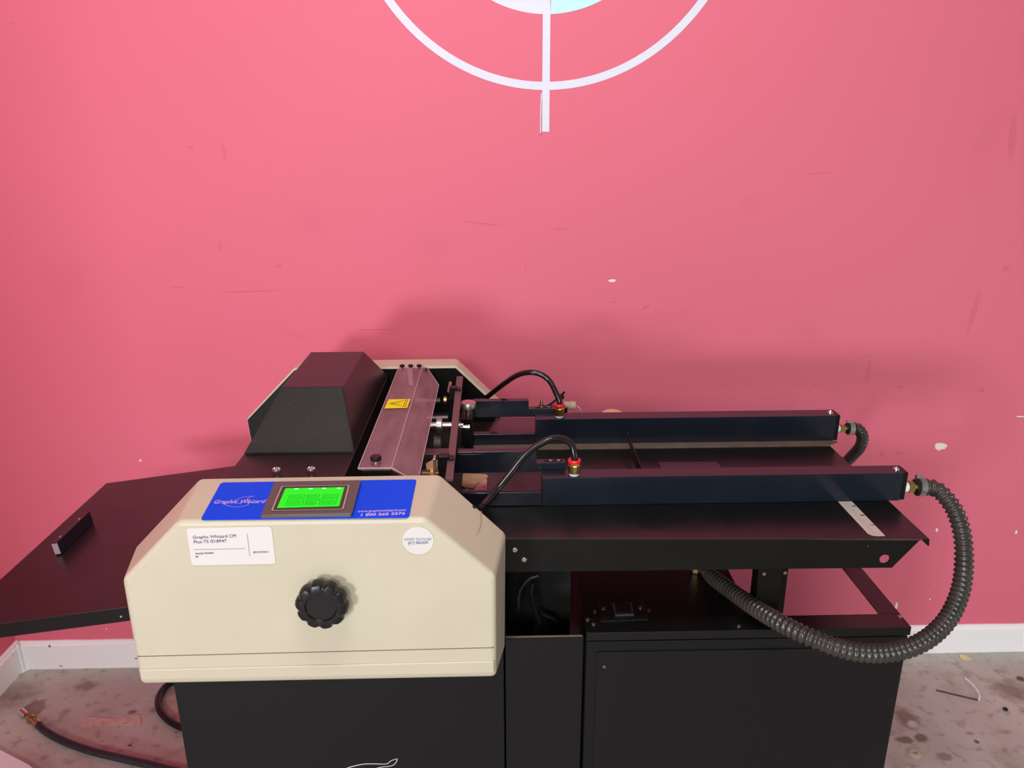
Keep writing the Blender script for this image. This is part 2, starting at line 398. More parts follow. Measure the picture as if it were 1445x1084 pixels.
# baseboard with a moulded top edge; slightly irregular top
def baseboard(name, x0, x1):
    bm = bmesh.new(); prof = [(0, 0), (.014, 0), (.014, BH-.012), (.009, BH-.009), (.009, BH-.004), (.004, BH), (0, BH)]
    n = 60; rings = []
    for i in range(n+1):
        x = x0+(x1-x0)*i/n; j = random.uniform(-.0012, .0012)
        rings.append([bm.verts.new((x, WY-a, b+(j if b >= BH-.005 else 0))) for a, b in prof])
    for A, B in zip(rings, rings[1:]):
        for k in range(len(prof)): bm.faces.new((A[k], A[(k+1) % 7], B[(k+1) % 7], B[k]))
    bm.faces.new(rings[0]); bm.faces.new(rings[-1][::-1])
    return struct(name, bm, BASEM)
baseboard('baseboard_back', LX+.0141, 2.6)
bm = bmesh.new(); prof = [(0, 0), (.014, 0), (.014, BH-.012), (.009, BH-.009), (.009, BH-.004), (.004, BH), (0, BH)]
bm_loft([(LX+a, -.3, b) for a, b in prof], [(LX+a, WY, b) for a, b in prof], bm)
struct('baseboard_left', bm, BASEM)
box('trim_1', LX+.0142, LX+.021, WY-.024, WY-.0142, 0, BH+.002, BASEM, None, bevel=.003, seg=3)['kind'] = 'structure'

# ---------------------------------------------------------------- painted crosshair emblem on the wall
Yd = WY-.0005
cx = P(771, 60, Y=Yd).x
zb = P(771, 127, Y=Yd).z; half = (P(1000.5, 0, Y=Yd)-P(543.5, 0, Y=Yd)).x/2; zc0 = P(771, 0, Y=Yd).z
R = (half**2+(zc0-zb)**2)/(2*(zc0-zb)); cz = zb+R
rth = P(771, 115.5, Y=Yd).z-zb
zd = P(771, 20, Y=Yd).z; half2 = (P(853, 0, Y=Yd)-P(690, 0, Y=Yd)).x/2
Rd = cz-zd
lw = P(776.5, 90, Y=Yd).x-P(766, 90, Y=Yd).x
WHITED = mat('white_wall_paint', srgb(226, 226, 240), .6, noise=.02, nscale=40)
CYAND = mat('pale_blue_wall_paint', srgb(196, 240, 252), .6)
emb = thing('wall_emblem', 'white crosshair target circle painted on the pink wall above the machine', 'wall emblem', (cx, Yd, cz))
bm = bmesh.new(); n = 160; I = []; O = []
for i in range(n):
    a = 2*PI*i/n
    I.append(bm.verts.new((cx+(R-rth)*math.cos(a), Yd, cz+(R-rth)*math.sin(a)))); O.append(bm.verts.new((cx+R*math.cos(a), Yd, cz+R*math.sin(a))))
for i in range(n): bm.faces.new((I[i], I[(i+1) % n], O[(i+1) % n], O[i]))
link('ring', bm, WHITED, emb)
def quarter(a0, a1, m, nm):
    pts = [(cx+Rd*math.cos(a0+(a1-a0)*i/40), Yd, cz+Rd*math.sin(a0+(a1-a0)*i/40)) for i in range(41)]
    g = lw*.55; q = []
    for x, y, z in pts:
        x = max(x, cx+g) if x > cx or a0 in (-PI/2, 0) else min(x, cx-g)
        z = max(z, cz+g) if a0 in (0, PI/2) else min(z, cz-g)
        q.append((x, y, z))
    sx = 1 if a0 in (-PI/2, 0) else -1; sz = 1 if a0 in (0, PI/2) else -1
    b_ = bmesh.new(); b_.faces.new([b_.verts.new(p) for p in q+[(cx+sx*g, Yd, cz+sz*g)]])
    bmesh.ops.remove_doubles(b_, verts=b_.verts, dist=1e-5)
    return link(nm, b_, m, emb)
quarter(-PI/2, 0, CYAND, 'disc_quarter')['label'] = 'pale blue quarter of the emblem disc'
quarter(-PI, -PI/2, WHITED, 'disc_quarter')['label'] = 'white quarter of the emblem disc'
quarter(0, PI/2, WHITED, 'disc_quarter'); quarter(PI/2, PI, CYAND, 'disc_quarter')
zl = P(771, 186, Y=Yd).z
box('crosshair_line', cx-lw/2, cx+lw/2, Yd-.0004, Yd-.0001, zl, zd, WHITED, emb, bevel=0)
box('crosshair_line', cx-lw/2, cx+lw/2, Yd-.0004, Yd-.0001, cz+Rd, 2*cz-zl, WHITED, emb, bevel=0)
box('crosshair_line', cx+Rd, cx+cz-zl, Yd-.0004, Yd-.0001, cz-lw/2, cz+lw/2, WHITED, emb, bevel=0)
box('crosshair_line', cx-cz+zl, cx-Rd, Yd-.0004, Yd-.0001, cz-lw/2, cz+lw/2, WHITED, emb, bevel=0)
tube('paint_curl', [(cx-lw*.62, Yd-.003, P(771, 132, Y=Yd).z), (cx-lw*.68, Yd-.006, P(771, 158, Y=Yd).z), (cx-lw*.72, Yd-.007, P(771, 188, Y=Yd).z)], .0016, WHITED, emb, seg=6)

# ---------------------------------------------------------------- creasing machine
YF, YB, YI, YO = .949, 1.08, 1.646, 1.715   # near cover front/back, far cover inner/outer
mach = thing('creasing_machine', 'cream and black paper creasing machine with green touchscreen, on black steel stand', 'creasing machine', (0, 1.36, .70))
# near side cover -- polygon front and wider polygon at the back
fr = [P(*p, Y=YF) for p in ((172.5, 818), (250, 736), (600, 732), (699.5, 813.6), (700, 956), (198, 966))]
bk = [P(*p, Y=YB) for p in ((191, 773), (284, 673.5), (620.6, 668), (714, 751), (712.5, 915))]
bk.append(Vector((bk[0].x+.012, YB, bk[4].z)))
cover = link('side_cover', bm_loft(fr, bk), BEIGE, mach, bevel=.0075, seg=4)
cover['label'] = 'near cream side cover with the control panel'
# moulded band at the bottom of the front face
gl, gr_ = P(194, 926.5, Y=YF), P(697, 914, Y=YF)
bl, br = P(197, 944, Y=YF), P(697, 932, Y=YF)
def sheet(name, a, b, w, m, parent, off):
    return link(name, bm_hexa([a+Vector((0, -off, -w/2)), b+Vector((0, -off, -w/2)), b+Vector((0, .0005, -w/2)), a+Vector((0, .0005, -w/2)),
                               a+Vector((0, -off, w/2)), b+Vector((0, -off, w/2)), b+Vector((0, .0005, w/2)), a+Vector((0, .0005, w/2))]), m, parent)
sheet('groove_line', gl, gr_, .0013, GROOVE, cover, .0003)
z0a, z0b = fr[5].z+.009, fr[4].z+.009
o = link('lower_band', bm_hexa([(gl.x+.001, YF-.0025, z0a), (gr_.x, YF-.0025, z0b), (gr_.x, YF+.001, z0b), (gl.x+.001, YF+.001, z0a),
                            (bl.x, YF-.0025, bl.z), (br.x, YF-.0025, br.z), (br.x, YF+.001, br.z), (bl.x, YF+.001, bl.z)]), BEIGE, cover, bevel=.002, seg=3)
# hand knob
kc = P(453, 862, Y=YF-.028)
knob = lathe('hand_wheel', (kc.x, YF+.001, kc.z+.004), (0, -1, 0), [(0, .012), (.010, .012), (.0105, .034), (.014, .0365), (.024, .0365), (.028, .034), (.030, .029), (.0295, .022), (.0265, .0205), (.0262, .001)], RUB, cover, seg=180, lobes=10, depth=.10)
knob['label'] = 'black scalloped hand wheel'
# panel
ZT = bk[1].z
def T(px, py, dz=.0): return P(px, py, Z=ZT+dz-.0015)
ZT = (fr[1].z+bk[1].z)/2+.0015
top = [T(312, 682), T(588, 677.5), T(577, 731.5), T(283, 735)]
top = [Vector((p.x, p.y, ZT)) for p in top]
fy = YF; 
def onTop(p, dz=0):   # z of the slightly sloping top face of the cover
    t = (p.y-YF)/(YB-YF); return Vector((p.x, p.y, (fr[1].z*(1-t)+bk[1].z*t)*.5+(fr[2].z*(1-t)+bk[2].z*t)*.5+dz))
def TT(px, py, dz=0):
    p = P(px, py, Z=ZT)
    for _ in range(4): p = P(px, py, Z=onTop(p, dz).z)
    return p
pan = rounded([TT(312, 682, .0003), TT(588, 677.5, .0003), TT(577, 731, .0003), TT(283, 734.5, .0003)], .006)
panel = flat('control_panel', pan, BLUE, cover, (0, 0, 1), .0012); panel['label'] = 'blue control panel sticker'
bz = [(386.5, 682), (509.5, 679.5), (496, 730), (367, 732.5)]
th = .007
lo = [TT(x, y, .001) for x, y in bz]; 
hi = [TT(x, y-0, th) for x, y in ((387.5, 680), (509.5, 677.5), (497, 724), (368, 727))]
touch = link('touchscreen', bm_loft(rounded(lo, .003), rounded(hi, .003)), GREYP, cover, bevel=.0008); touch['label'] = 'green touchscreen in a grey bezel'
def TS(px, py, dz): return TT(px, py, th+dz)
def frame_ring(name, pts, w, m, parent, dz):
    a = [TS(x, y, dz) for x, y in pts]; c = sum(a, Vector())/4; r_ = rounded(a, .003)
    bm = bmesh.new(); O_ = [bm.verts.new(p) for p in r_]; I_ = [bm.verts.new(p+(c-p).normalized()*w*1.3) for p in r_]
    for i in range(len(r_)): bm.faces.new((O_[i], O_[(i+1) % len(r_)], I_[(i+1) % len(r_)], I_[i]))
    return link(name, bm, m, parent)
flat('inner_bezel', [TS(x, y, .0003) for x, y in ((398, 686), (492.5, 684.5), (484, 718.5), (384, 720.5))], BEZD, touch, (0, 0, 1), .0003)
frame_ring('bezel_line', ((397, 686), (493.5, 684.5), (484.5, 719), (382.5, 721)), .0018, GREYL, touch, .0009)
scr = flat('display', [TS(x, y, .0012) for x, y in ((403, 689.5), (486, 688), (478.5, 714.5), (391, 717))], SCREEN, touch, (0, 0, 1), .0003)
bm = bmesh.new()
sa, sb_, sc_, sd = [TS(x, y, .0018) for x, y in ((403, 689.5), (486, 688), (478.5, 714.5), (391, 717))]
def SP(u, v): return (sa.lerp(sb_, u)).lerp(sd.lerp(sc_, u), v)
def sline(u0, v0, u1, v1, w=.0008):
    a, b_ = SP(u0, v0), SP(u1, v1); d = (b_-a).normalized(); s_ = d.cross(Vector((0, 0, 1)))*w/2
    bm.faces.new([bm.verts.new(q) for q in (a+s_, b_+s_, b_-s_, a-s_)])
for (u0, u1, v0, v1) in ((.12, .38, .36, .5), (.42, .62, .36, .5), (.68, .93, .36, .5), (.12, .38, .56, .7), (.42, .6, .56, .7), (.64, .93, .56, .7), (.12, .4, .76, .88), (.44, .6, .76, .88), (.66, .93, .76, .88)):
    for e in ((u0, v0, u1, v0), (u1, v0, u1, v1), (u1, v1, u0, v1), (u0, v1, u0, v0)): sline(*e)
    for k in range(6):
        u = u0+(u1-u0)*(.12+.13*k); vm = (v0+v1)/2; sline(u, vm-.02, u+(u1-u0)*.07, vm+.02, .0009)
link('display_grid', bm, SCRLINE, touch)
for u in (.19, .43, .66, .91):
    a = SP(u, .03); flat('backlight_dot', [a+Vector((-.003, -.0009, 0)), a+Vector((.003, -.0009, 0)), a+Vector((.002, .0006, 0)), a+Vector((-.002, .0006, 0))], SCRLED, scr, (0, 0, 1), .0002)
# lettering on the blue panel
UPY = (TT(300, 690)-TT(300, 710)).normalized(); XD = (TT(560, 705)-TT(320, 708)).normalized()
YD2 = Vector((0, 0, 1)).cross(XD)
a = TT(300, 710.5, .0018); b_ = TT(373, 709, .0018)
t = text('brand_lettering', 'Graphic Whizard', .0150, a, XD, YD2, PANELTXT, panel, width=b_.x-a.x, shear=.2, bold=.00004)
def PT(px, py): return TT(px, py, .0017)
ribbon('swoosh', [PT(x, y) for x, y in ((359, 700.5), (350, 701), (340, 703), (333, 707), (334, 710), (341, 711.5))], .0008, PANELTXT, panel, (0, 0, 1))
ribbon('swoosh', [PT(x, y) for x, y in ((359, 700.5), (353, 702), (349, 705), (351, 710), (350, 712.5), (343, 715), (332, 716), (321, 714), (318, 711.5), (321, 709.5))], .0008, PANELTXT, panel, (0, 0, 1))
for s_, x0, y0, x1, y1, sz, bo in (('www.graphicwhizard.com', 504.5, 723, 573, 720.8, .008, .00008), ('1 800 265 3376', 507.5, 728.3, 570, 726, .0095, .0003)):
    a = TT(x0, y0, .0018); b_ = TT(x1, y1, .0018); t = text('panel_text', s_, sz, a, (b_-a), Vector((0, 0, 1)).cross((b_-a).normalized()), PANELTXT, panel, bold=bo, width=(b_-a).length)
# labels on the front face
def F(px, py, off=.0004): return P(px, py, Y=YF-off)
lab = flat('asset_label', rounded([F(263, 745.5), F(383, 743), F(389.5, 795.5), F(271, 798)], .005), PAPER, cover, (0, -1, 0), .0005); lab['label'] = 'white rectangular asset label'
def ftext(name, s_, x0, y0, x1, y1, sz, m, parent, bo=0):
    a = F(x0, y0, .0011); b_ = F(x1, y1, .0011); d = (b_-a).normalized(); yd = Vector((0, -1, 0)).cross(d)*-1
    yd = d.cross(Vector((0, 1, 0)))*-1 if d.cross(Vector((0, 1, 0))).z < 0 else d.cross(Vector((0, 1, 0)))
    return text(name, s_, sz, a, d, yd, m, parent, bold=bo, width=(b_-a).length)
ftext('label_text', 'Graphic Whizard CM', 272.2, 760.5, 333, 758.3, .0066, INK, lab)
ftext('label_text', 'Plus-TS ID:8947', 273.3, 767, 319.5, 765.3, .0066, INK, lab)
ftext('label_text', 'Auction Number', 275.7, 782.5, 302, 781.3, .0042, INK, lab)
ftext('label_text', '85', 276.3, 787, 280, 786.9, .0042, INK, lab)
ftext('label_text', '8DWPCF0412', 357.5, 780.7, 379.5, 780, .0038, INK, lab)
ribbon('label_rule', [F(273.5, 775.3), F(310, 774.6), F(346, 773.8)], .0007, INKL, lab, (0, -1, 0), .0009)
ribbon('label_rule', [F(349, 753), F(351, 770), F(352.7, 785)], .0007, INKL, lab, (0, -1, 0), .0009)
rc = F(590, 763); rr = (F(611.5, 763)-F(568, 763)).length/2
lab2 = flat('round_label', [rc+Vector((rr*math.cos(2*PI*i/48), 0, rr*1.01*math.sin(2*PI*i/48))) for i in range(48)], PAPER, cover, (0, -1, 0), .0005); lab2['label'] = 'white round dealer label'
ftext('label_text', 'AM&D Exchange', 569.8, 763.3, 609, 761.8, .0060, INKL, lab2)
ftext('label_text', '(817) 500-0530', 575.5, 768.3, 604, 767.3, .0058, INKB, lab2, .0001)
for k in (.62, .82):
    ribbon('label_ring', [rc+Vector((rr*k*math.cos(2*PI*i/24), 0, rr*k*math.sin(2*PI*i/24))) for i in range(25)], .0004, mat('faint_ink', srgb(225, 222, 228), .7), lab2, (0, -1, 0), .0008)
# crease painted as a strip of shade, hole and pin on the right slope of the near cover
def slopeP(u, v, off=0):   # u along the slope (0 top,1 bottom), v front->back
    a = fr[2].lerp(fr[3], u); c = bk[2].lerp(bk[3], u); n_ = (fr[3]-fr[2]).cross(bk[2]-fr[2]).normalized()
    if n_.z < 0: n_ = -n_
    return a.lerp(c, v)+n_*off
ribbon('crease_shade_strip', [slopeP(.62, .96, .0), slopeP(.66, .7, 0), slopeP(.64, .42, 0)], lambda t: .0022*(1-t)+.0003, mat('crease_shade', srgb(176, 156, 126), .6), cover, (.6, 0, .8), .0008)
pc = slopeP(.52, .93)
lathe('tube_grommet', pc-Vector((.001, 0, .001)), (.6, -.2, .75), [(0, .003), (.003, .003), (.0035, .002)], RUB, cover, seg=12)

# far side cover (mirror) with its dark inner plate
bi = [Vector((p.x, YI, p.z)) for p in bk]; 
cen = sum(bi, Vector())/6
bo = [Vector((cen.x+(p.x-cen.x)*.985, YO, cen.z+(p.z-cen.z)*.985)) for p in bi]
far = link('side_cover', bm_loft(bi, bo), BEIGE, mach, bevel=.006, seg=3); far['label'] = 'far cream side cover behind the hood'
bp_ = [Vector((cen.x+(p.x-cen.x)*.985, YI-.003, cen.z+(p.z-cen.z)*.97)) for p in bi]
link('inner_plate', bm_loft(bp_, [p+Vector((0, .002, 0)) for p in bp_]), BLACK, mach)

# body under the hood
ZP = .99
def H(px, py, z=ZP): return P(px, py, Z=z)
nl, nr = H(344, 641), H(500, 640.5)
XL, XR = nl.x, nr.x; YH0 = (nl.y+nr.y)/2; YH1 = 2*1.413-YH0
box('body_housing', XL, XR, YB-.0005, YI-.004, .86, ZP, HOODM, mach, bevel=.001)
XC = PX(716, 780, Y=YB)
box('lower_frame', XL-.01, XC-.004, YB-.0004, YI-.004, .704, .859, BLACK, mach, bevel=.001)
# hood: base rectangle to smaller top rectangle
zt = 1.074
ht = [P(398, 546, Z=zt), P(484, 546, Z=zt)]
yt0 = (ht[0].y+ht[1].y)/2; yt1 = 2*1.413-yt0
hb = [Vector((XL, YH0, ZP+.0003)), Vector((XR, YH0, ZP+.0003)), Vector((XR, YH1, ZP+.0003)), Vector((XL, YH1, ZP+.0003))]
htt = [Vector((ht[0].x, yt0, zt)), Vector((ht[1].x, yt0, zt)), Vector((ht[1].x, yt1, zt)), Vector((ht[0].x, yt1, zt))]
hood = link('hood', bm_loft(hb, htt), HOODM, mach, bevel=.0015, seg=3); hood['label'] = 'black metal roller hood'
cap = [hb[0], hb[1], htt[1], htt[0]]; cc = sum(cap, Vector())/4; cn = (cap[1]-cap[0]).cross(cap[3]-cap[0]).normalized()
if cn.y > 0: cn = -cn
cq = rounded([cc+(p-cc)*.975+cn*.0002 for p in cap], .004)
link('end_cap', bm_loft(cq, [p+cn*.002 for p in cq]), CAPM, hood, bevel=.0006)['label'] = 'rough textured end cap of the hood'
for px, py in ((391, 671), (440, 670)):
    q = P(px, py, Z=ZP)
    lathe('cap_screw', (q.x, q.y, ZP), (0, 0, 1), [(0, .0048), (.004, .0048), (.0045, .007), (.0085, .0076), (.0115, .0066), (.0125, .0046), (.0100, .004), (.0100, .001)], CHROME, mach, seg=20)
# clear guard
GZ, GR = 1.0115, .986
yg0, yg1 = 1.092, 1.60
def gx(px, py, z, y): 
    return P(px, py, Z=z).x
gl0 = P(507, 661, Z=GZ); gm0 = P(556.5, 657, Z=GZ)
xl, xm = (gl0.x+P(562, 517.5, Z=GZ).x)/2, (gm0.x+P(594.5, 517.5, Z=GZ).x)/2
xr = P(594, 659.5, Z=GR).x
yfar = P(578, 516.5, Z=GZ).y; ynear = gl0.y
prof = [Vector((xl, 0, GZ)), Vector((xm, 0, GZ)), Vector((xr, 0, GR))]
bm = bmesh.new(); th_ = .003
near = [bm.verts.new(p+Vector((0, ynear, 0))) for p in prof]; farv = [bm.verts.new(p+Vector((0, yfar, 0))) for p in prof[:2]]
fr1 = bm.verts.new(prof[1].lerp(prof[2], .28)+Vector((0, yfar, 0))); fr2 = bm.verts.new(prof[2]+Vector((0, yfar-.06, 0)))
bm.faces.new((near[0], near[1], farv[1], farv[0])); bm.faces.new((near[1], near[2], fr2, fr1, farv[1]))
guard = link('clear_guard', bm, CLEAR, mach); guard['label'] = 'clear acrylic guard with a yellow warning label'
sm = guard.modifiers.new('solid', 'SOLIDIFY'); sm.thickness = .003; sm.offset = -1
tube('guard_edge', [(xl, ynear, GZ), (xl, yfar, GZ)], .0009, CLEARE, guard, seg=6)
tube('guard_edge', [(xl, ynear, GZ), (xm, ynear, GZ), (xr, ynear, GR)], .0011, CLEARE, guard, seg=6, n=1)
tube('guard_edge', [(xm, ynear, GZ+.0004), (xm, yfar, GZ+.0004)], .0011, CLEARE, guard, seg=6)
tube('guard_edge', [(xr, ynear, GR), (xr, yfar-.06, GR)], .0009, CLEARE, guard, seg=6)
tube('guard_edge', [(xr, yfar-.06, GR), prof[1].lerp(prof[2], .28)+Vector((0, yfar, 0))], .0009, CLEARE, guard, seg=6, n=1)
for px in (566.5, 578.5, 590.5):
    q = P(px, 518.5, Z=GZ+.003); lathe('guard_screw', (q.x, yfar-.006, GZ-.002), (0, 0, 1), [(0, .003), (.002, .003), (.0022, .0055), (.006, .0055), (.007, .004)], RUB, guard, seg=14)
q = P(531, 655, Z=GZ)
lathe('guard_knob', (q.x, q.y, GZ), (0, 0, 1), [(0, .0045), (.006, .0045)], STEEL, guard, seg=16)
lathe('guard_knob_head', (q.x, q.y, GZ+.006), (0, 0, 1), [(0, .006), (.001, .0085), (.006, .0088), (.008, .0075), (.0085, .004)], RUB, guard, seg=20)
yl = [P(548.5, 564, Z=GZ+.0008), P(579, 563.5, Z=GZ+.0008), P(574.5, 575.5, Z=GZ+.0008), P(542.5, 576.5, Z=GZ+.0008)]
wl = flat('warning_label', yl, YEL, guard, (0, 0, 1), .0004); wl['label'] = 'yellow warning label'
def YLP(u, v): return yl[0].lerp(yl[1], u).lerp(yl[3].lerp(yl[2], u), v)+Vector((0, 0, .0006))
for pts in (((.12, .5), (.82, .12)), ((.12, .5), (.82, .88)), ((.82, .05), (.82, .92)), ((.9, .05), (.9, .92)), ((.2, .5), (.7, .3)), ((.2, .5), (.7, .62)), ((.72, .5), (.78, .5))):
    ribbon('warning_mark', [YLP(*pts[0]), YLP(*pts[1])], .0011, BLKINK, wl, (0, 0, 1), .0001, n=1)
flat('clear_tape', [P(x, y, Z=GZ+.0007) for x, y in ((575, 519.5), (582, 519.5), (583, 544), (577, 544))], mat('frosted_tape', srgb(196, 160, 166), .4, alpha=.45), guard, (0, 0, 1), .0002)
# guard brackets (near and far)
box('guard_bracket', xl+.004, xm-.002, ynear+.001, ynear+.02, ZP-.03, GZ-.0035, BLACK, mach)
box('guard_bracket', xl+.004, xm+.01, yfar-.02, yfar-.002, ZP-.03, GZ-.0035, BLACK, mach)
# internals between body and feed table
ZI = .90
box('roller_bed', XR, P(655, 640, Z=.90).x, YB+.0005, YI-.005, .86, .898, MATTE, mach)
cr = P(616, 640, Z=.93)
box('creasing_bar', P(560, 660, Z=.94).x, P(600, 660, Z=.94).x-.018, YB+.02, YI-.01, .898, .955, MATTE, mach)
XB0, XB1 = P(639.5, 600, Z=.9955).x, P(648.5, 600, Z=.9955).x
xb = [P(644.5, 531, Z=.9955), P(653.3, 531, Z=.9955), P(638.5, 682, Z=.9955), P(627.5, 682, Z=.9955)]
for p in xb: p.y = max(p.y, YB+.003)
link('cross_bar', bm_loft([Vector((p.x, p.y, .9955)) for p in xb], [Vector((p.x, p.y, .990)) for p in xb]), mat('brown_black_bar', (.11, .062, .062, 1), .4, spec=.6), mach, bevel=.0005)
# clamps on the bar
def clamp(px, py, wpx, yd):
    q = P(px, py, Z=1.001); w = (P(px+wpx, py, Z=1.001)-q).x
    cl = box('bar_clamp', q.x, q.x+w, q.y-.010, q.y+.006, .975, 1.002, BLACK, mach)
    box('clamp_tongue', q.x+w, q.x+w+.008, q.y-.012, q.y+.002, .991, 1.0, BLACK, cl)
    return q
q1 = clamp(634, 546, 11, 0); q2 = clamp(619, 642, 15, 0)
box('clamp_post', P(634, 552, Z=.98).x, P(643, 552, Z=.98).x, q1.y+.001, q1.y+.012, .90, .974, BLACK, mach)
lathe('clamp_pin', (P(638, 522, Z=.99).x, q1.y+.02, .985), (0, 1, 0), [(0, .0035), (.055, .0035)], STEEL, mach, seg=12)
box('clamp_post', P(619, 660, Z=.97).x, P(629, 660, Z=.97).x, q2.y-.03, q2.y-.011, .90, .974, BLACK, mach)
box('clamp_plate', P(614, 645, Z=.985).x, P(617.5, 645, Z=.985).x, q2.y-.014, q2.y+.002, .965, 1.0, STEEL, mach)
# silver shaft with knurled collar
sc0 = P(618, 597, Z=.96)
shaft = lathe('feed_shaft', (P(608, 598, Z=.955).x, sc0.y, .955), (1, 0, 0), [(0, .007), (.012, .007), (.0125, .014), (.022, .0145), (.0235, .013), (.024, .0062), (.058, .0062), (.058, .004), (.064, .004)], STEEL, mach, seg=28)
s2 = P(647, 603, Z=.95); lathe('feed_shaft', (s2.x, s2.y, .950), (1, 0, 0), [(0, .0045), (.018, .0045), (.018, .005), (.022, .005), (.022, .003)], CHROME, mach, seg=18)
s3 = P(600, 563, Z=.96); lathe('drive_roller', (s3.x-.02, s3.y, .955), (1, 0, 0), [(0, .009), (.03, .009), (.031, .011), (.034, .011), (.035, .007), (.052, .007)], mat('dark_steel', (.09, .08, .07, 1), .4, metal=.8), mach, seg=22)
lathe('brass_collar', (P(629, 563, Z=.96).x-.004, s3.y-.004, .958), (1, 0, 0), [(0, .008), (.006, .008)], BRASSD, mach, seg=14)
s4 = P(593, 666, Z=.975); r4 = lathe('drive_roller', (s4.x-.005, s4.y, .970), (1, 0, 0), [(0, .008), (.035, .008)], mat('bronze_roller', (.10, .06, .045, 1), .4, metal=.7), mach, seg=22)
lathe('orange_collar', (P(608, 664, Z=.975).x, s4.y, .972), (1, 0, 0), [(0, .0105), (.005, .0105)], ORANGE, mach, seg=20)
lathe('drive_roller', (s3.x-.01, s3.y-.05, .935), (1, 0, 0), [(0, .006), (.06, .006)], mat('grey_rod', (.14, .13, .12, 1), .35, metal=.8), mach, seg=14)
for yy, z_, rr_ in ((1.20, .915, .014), (1.32, .915, .014), (1.42, .915, .014)):
    lathe('feed_wheel', (P(618, 620, Z=.93).x-.01, yy, z_), (1, 0, 0), [(0, rr_*.8), (.001, rr_), (.014, rr_), (.015, rr_*.8)], mat('grey_rubber', (.10, .09, .085, 1), .6), mach, seg=24)
cream = flat('inner_card', [P(601, 655, Z=.94), P(613, 648, Z=.94), P(617, 650, Z=.94), P(617, 669, Z=.94), P(603, 672, Z=.94)], mat('tan_card', srgb(190, 160, 126), .8), mach, (0, 0, 1), .001)
box('inner_rail', P(596, 638, Z=.945).x, P(636, 638, Z=.945).x, P(600, 641, Z=.945).y, P(600, 633, Z=.945).y, .935, .945, mat('worn_rail', (.04, .026, .026, 1), .35, spec=.8), mach)

# feed table
ZTB = .89; YT = 1.085
X0 = P(655, 700, Z=ZTB).x; X1 = P(1298, 761, Y=YT).x
YTB = 1.60
tr = P(1315, 764, Z=ZTB)
YTR_ = P(1298, 761, Z=ZTB).y; SK = (YTR_-YT)/(P(1298, 761, Z=ZTB).x-XC); X1 = P(1298, 761, Z=ZTB).x
def yt(x): return YT+SK*(x-XC) if x > XC else YT
table = link('feed_table', bm_hexa([(X0, YT, ZTB-.002), (tr.x, yt(tr.x), ZTB-.002), (tr.x, YTB, ZTB-.002), (X0, YTB, ZTB-.002), (X0, YT, ZTB), (tr.x, yt(tr.x), ZTB), (tr.x, YTB, ZTB), (X0, YTB, ZTB)]), BLACKT, mach); table['label'] = 'long black feed table'
link('table_tail', bm_hexa([(X0-.05, YT+.001, ZTB-.004), (X0, YT+.001, ZTB-.004), (X0, YTB, ZTB-.004), (X0-.05, YTB, ZTB-.004), (X0-.05, YT+.001, ZTB-.001), (X0, YT+.001, ZTB-.001), (X0, YTB, ZTB-.001), (X0-.05, YTB, ZTB-.001)]), BLACKT, table)
zf = P(716, 807, Y=YT).z; zfr = P(1259, 802, Y=YTR_).z
# front flange with chamfered end and hole
fl = [(XC-.03, zf), (P(1259, 802, Y=YTR_).x, zfr), (X1, ZTB-.0022), (XC-.03, ZTB-.0022)]
hc = P(1249, 790, Y=YTR_); hr = (P(1257, 790, Y=YTR_).x-P(1241.5, 790, Y=YTR_).x)/2*.9
def plate_with_hole(poly, hc, hr, y0, y1):
    bm = bmesh.new(); n = 24
    outer = []; 
    # ring of quads between hole and polygon by radial projection
    def hit(a):
        d = Vector((math.cos(a), math.sin(a))); best = None
        for i in range(len(poly)):
            p = Vector(poly[i]); q = Vector(poly[(i+1) % len(poly)]); e = q-p; den = d.x*e.y-d.y*e.x
            if abs(den) < 1e-12: continue
            w = p-Vector((hc.x, hc.z)); t = (w.x*e.y-w.y*e.x)/den; s = (w.x*d.y-w.y*d.x)/den
            if t > 0 and -1e-9 <= s <= 1+1e-9 and (best is None or t < best): best = t
        return Vector((hc.x, hc.z))+d*best
    angs = sorted([2*PI*i/n for i in range(n)]+[math.atan2(p[1]-hc.z, p[0]-hc.x) % (2*PI) for p in poly])
    rows = []
    for y in (y0, y1):
        rows.append([(bm.verts.new((hc.x+hr*math.cos(a), y, hc.z+hr*math.sin(a))), (lambda h: bm.verts.new((h.x, y, h.y)))(hit(a))) for a in angs])
    m = len(angs)
    for i in range(m):
        j = (i+1) % m
        for r_ in rows: bm.faces.new((r_[i][0], r_[j][0], r_[j][1], r_[i][1]))
        bm.faces.new((rows[0][i][0], rows[0][j][0], rows[1][j][0], rows[1][i][0])); bm.faces.new((rows[0][i][1], rows[0][j][1], rows[1][j][1], rows[1][i][1]))
    return bm
bmf = plate_with_hole(fl, hc, hr, YT, YT+.002)
for v in bmf.verts: v.co.y += yt(v.co.x)-YT
link('table_flange', bmf, BLACK, table)
tube('flange_edge', [(XC-.02, YT+.0008, ZTB-.0012), (X1+.004, yt(X1)+.0008, ZTB-.0012)], .0014, mat('worn_edge', (.055, .05, .045, 1), .35, noise=.6, nscale=120), table, seg=8, n=2)
link('end_lip', bm_hexa([(tr.x-.010, yt(tr.x), ZTB-.002), (tr.x-.001, yt(tr.x), ZTB-.012), (tr.x-.001, YTB, ZTB-.012), (tr.x-.010, YTB, ZTB-.002), (tr.x, yt(tr.x), ZTB), (tr.x+.001, yt(tr.x), ZTB-.012), (tr.x+.001, YTB, ZTB-.012), (tr.x, YTB, ZTB)]), BLACK, table)
box('rear_flange', XC-.03, X1, YTB-.002, YTB, zf+.02, ZTB-.0021, BLACK, table)
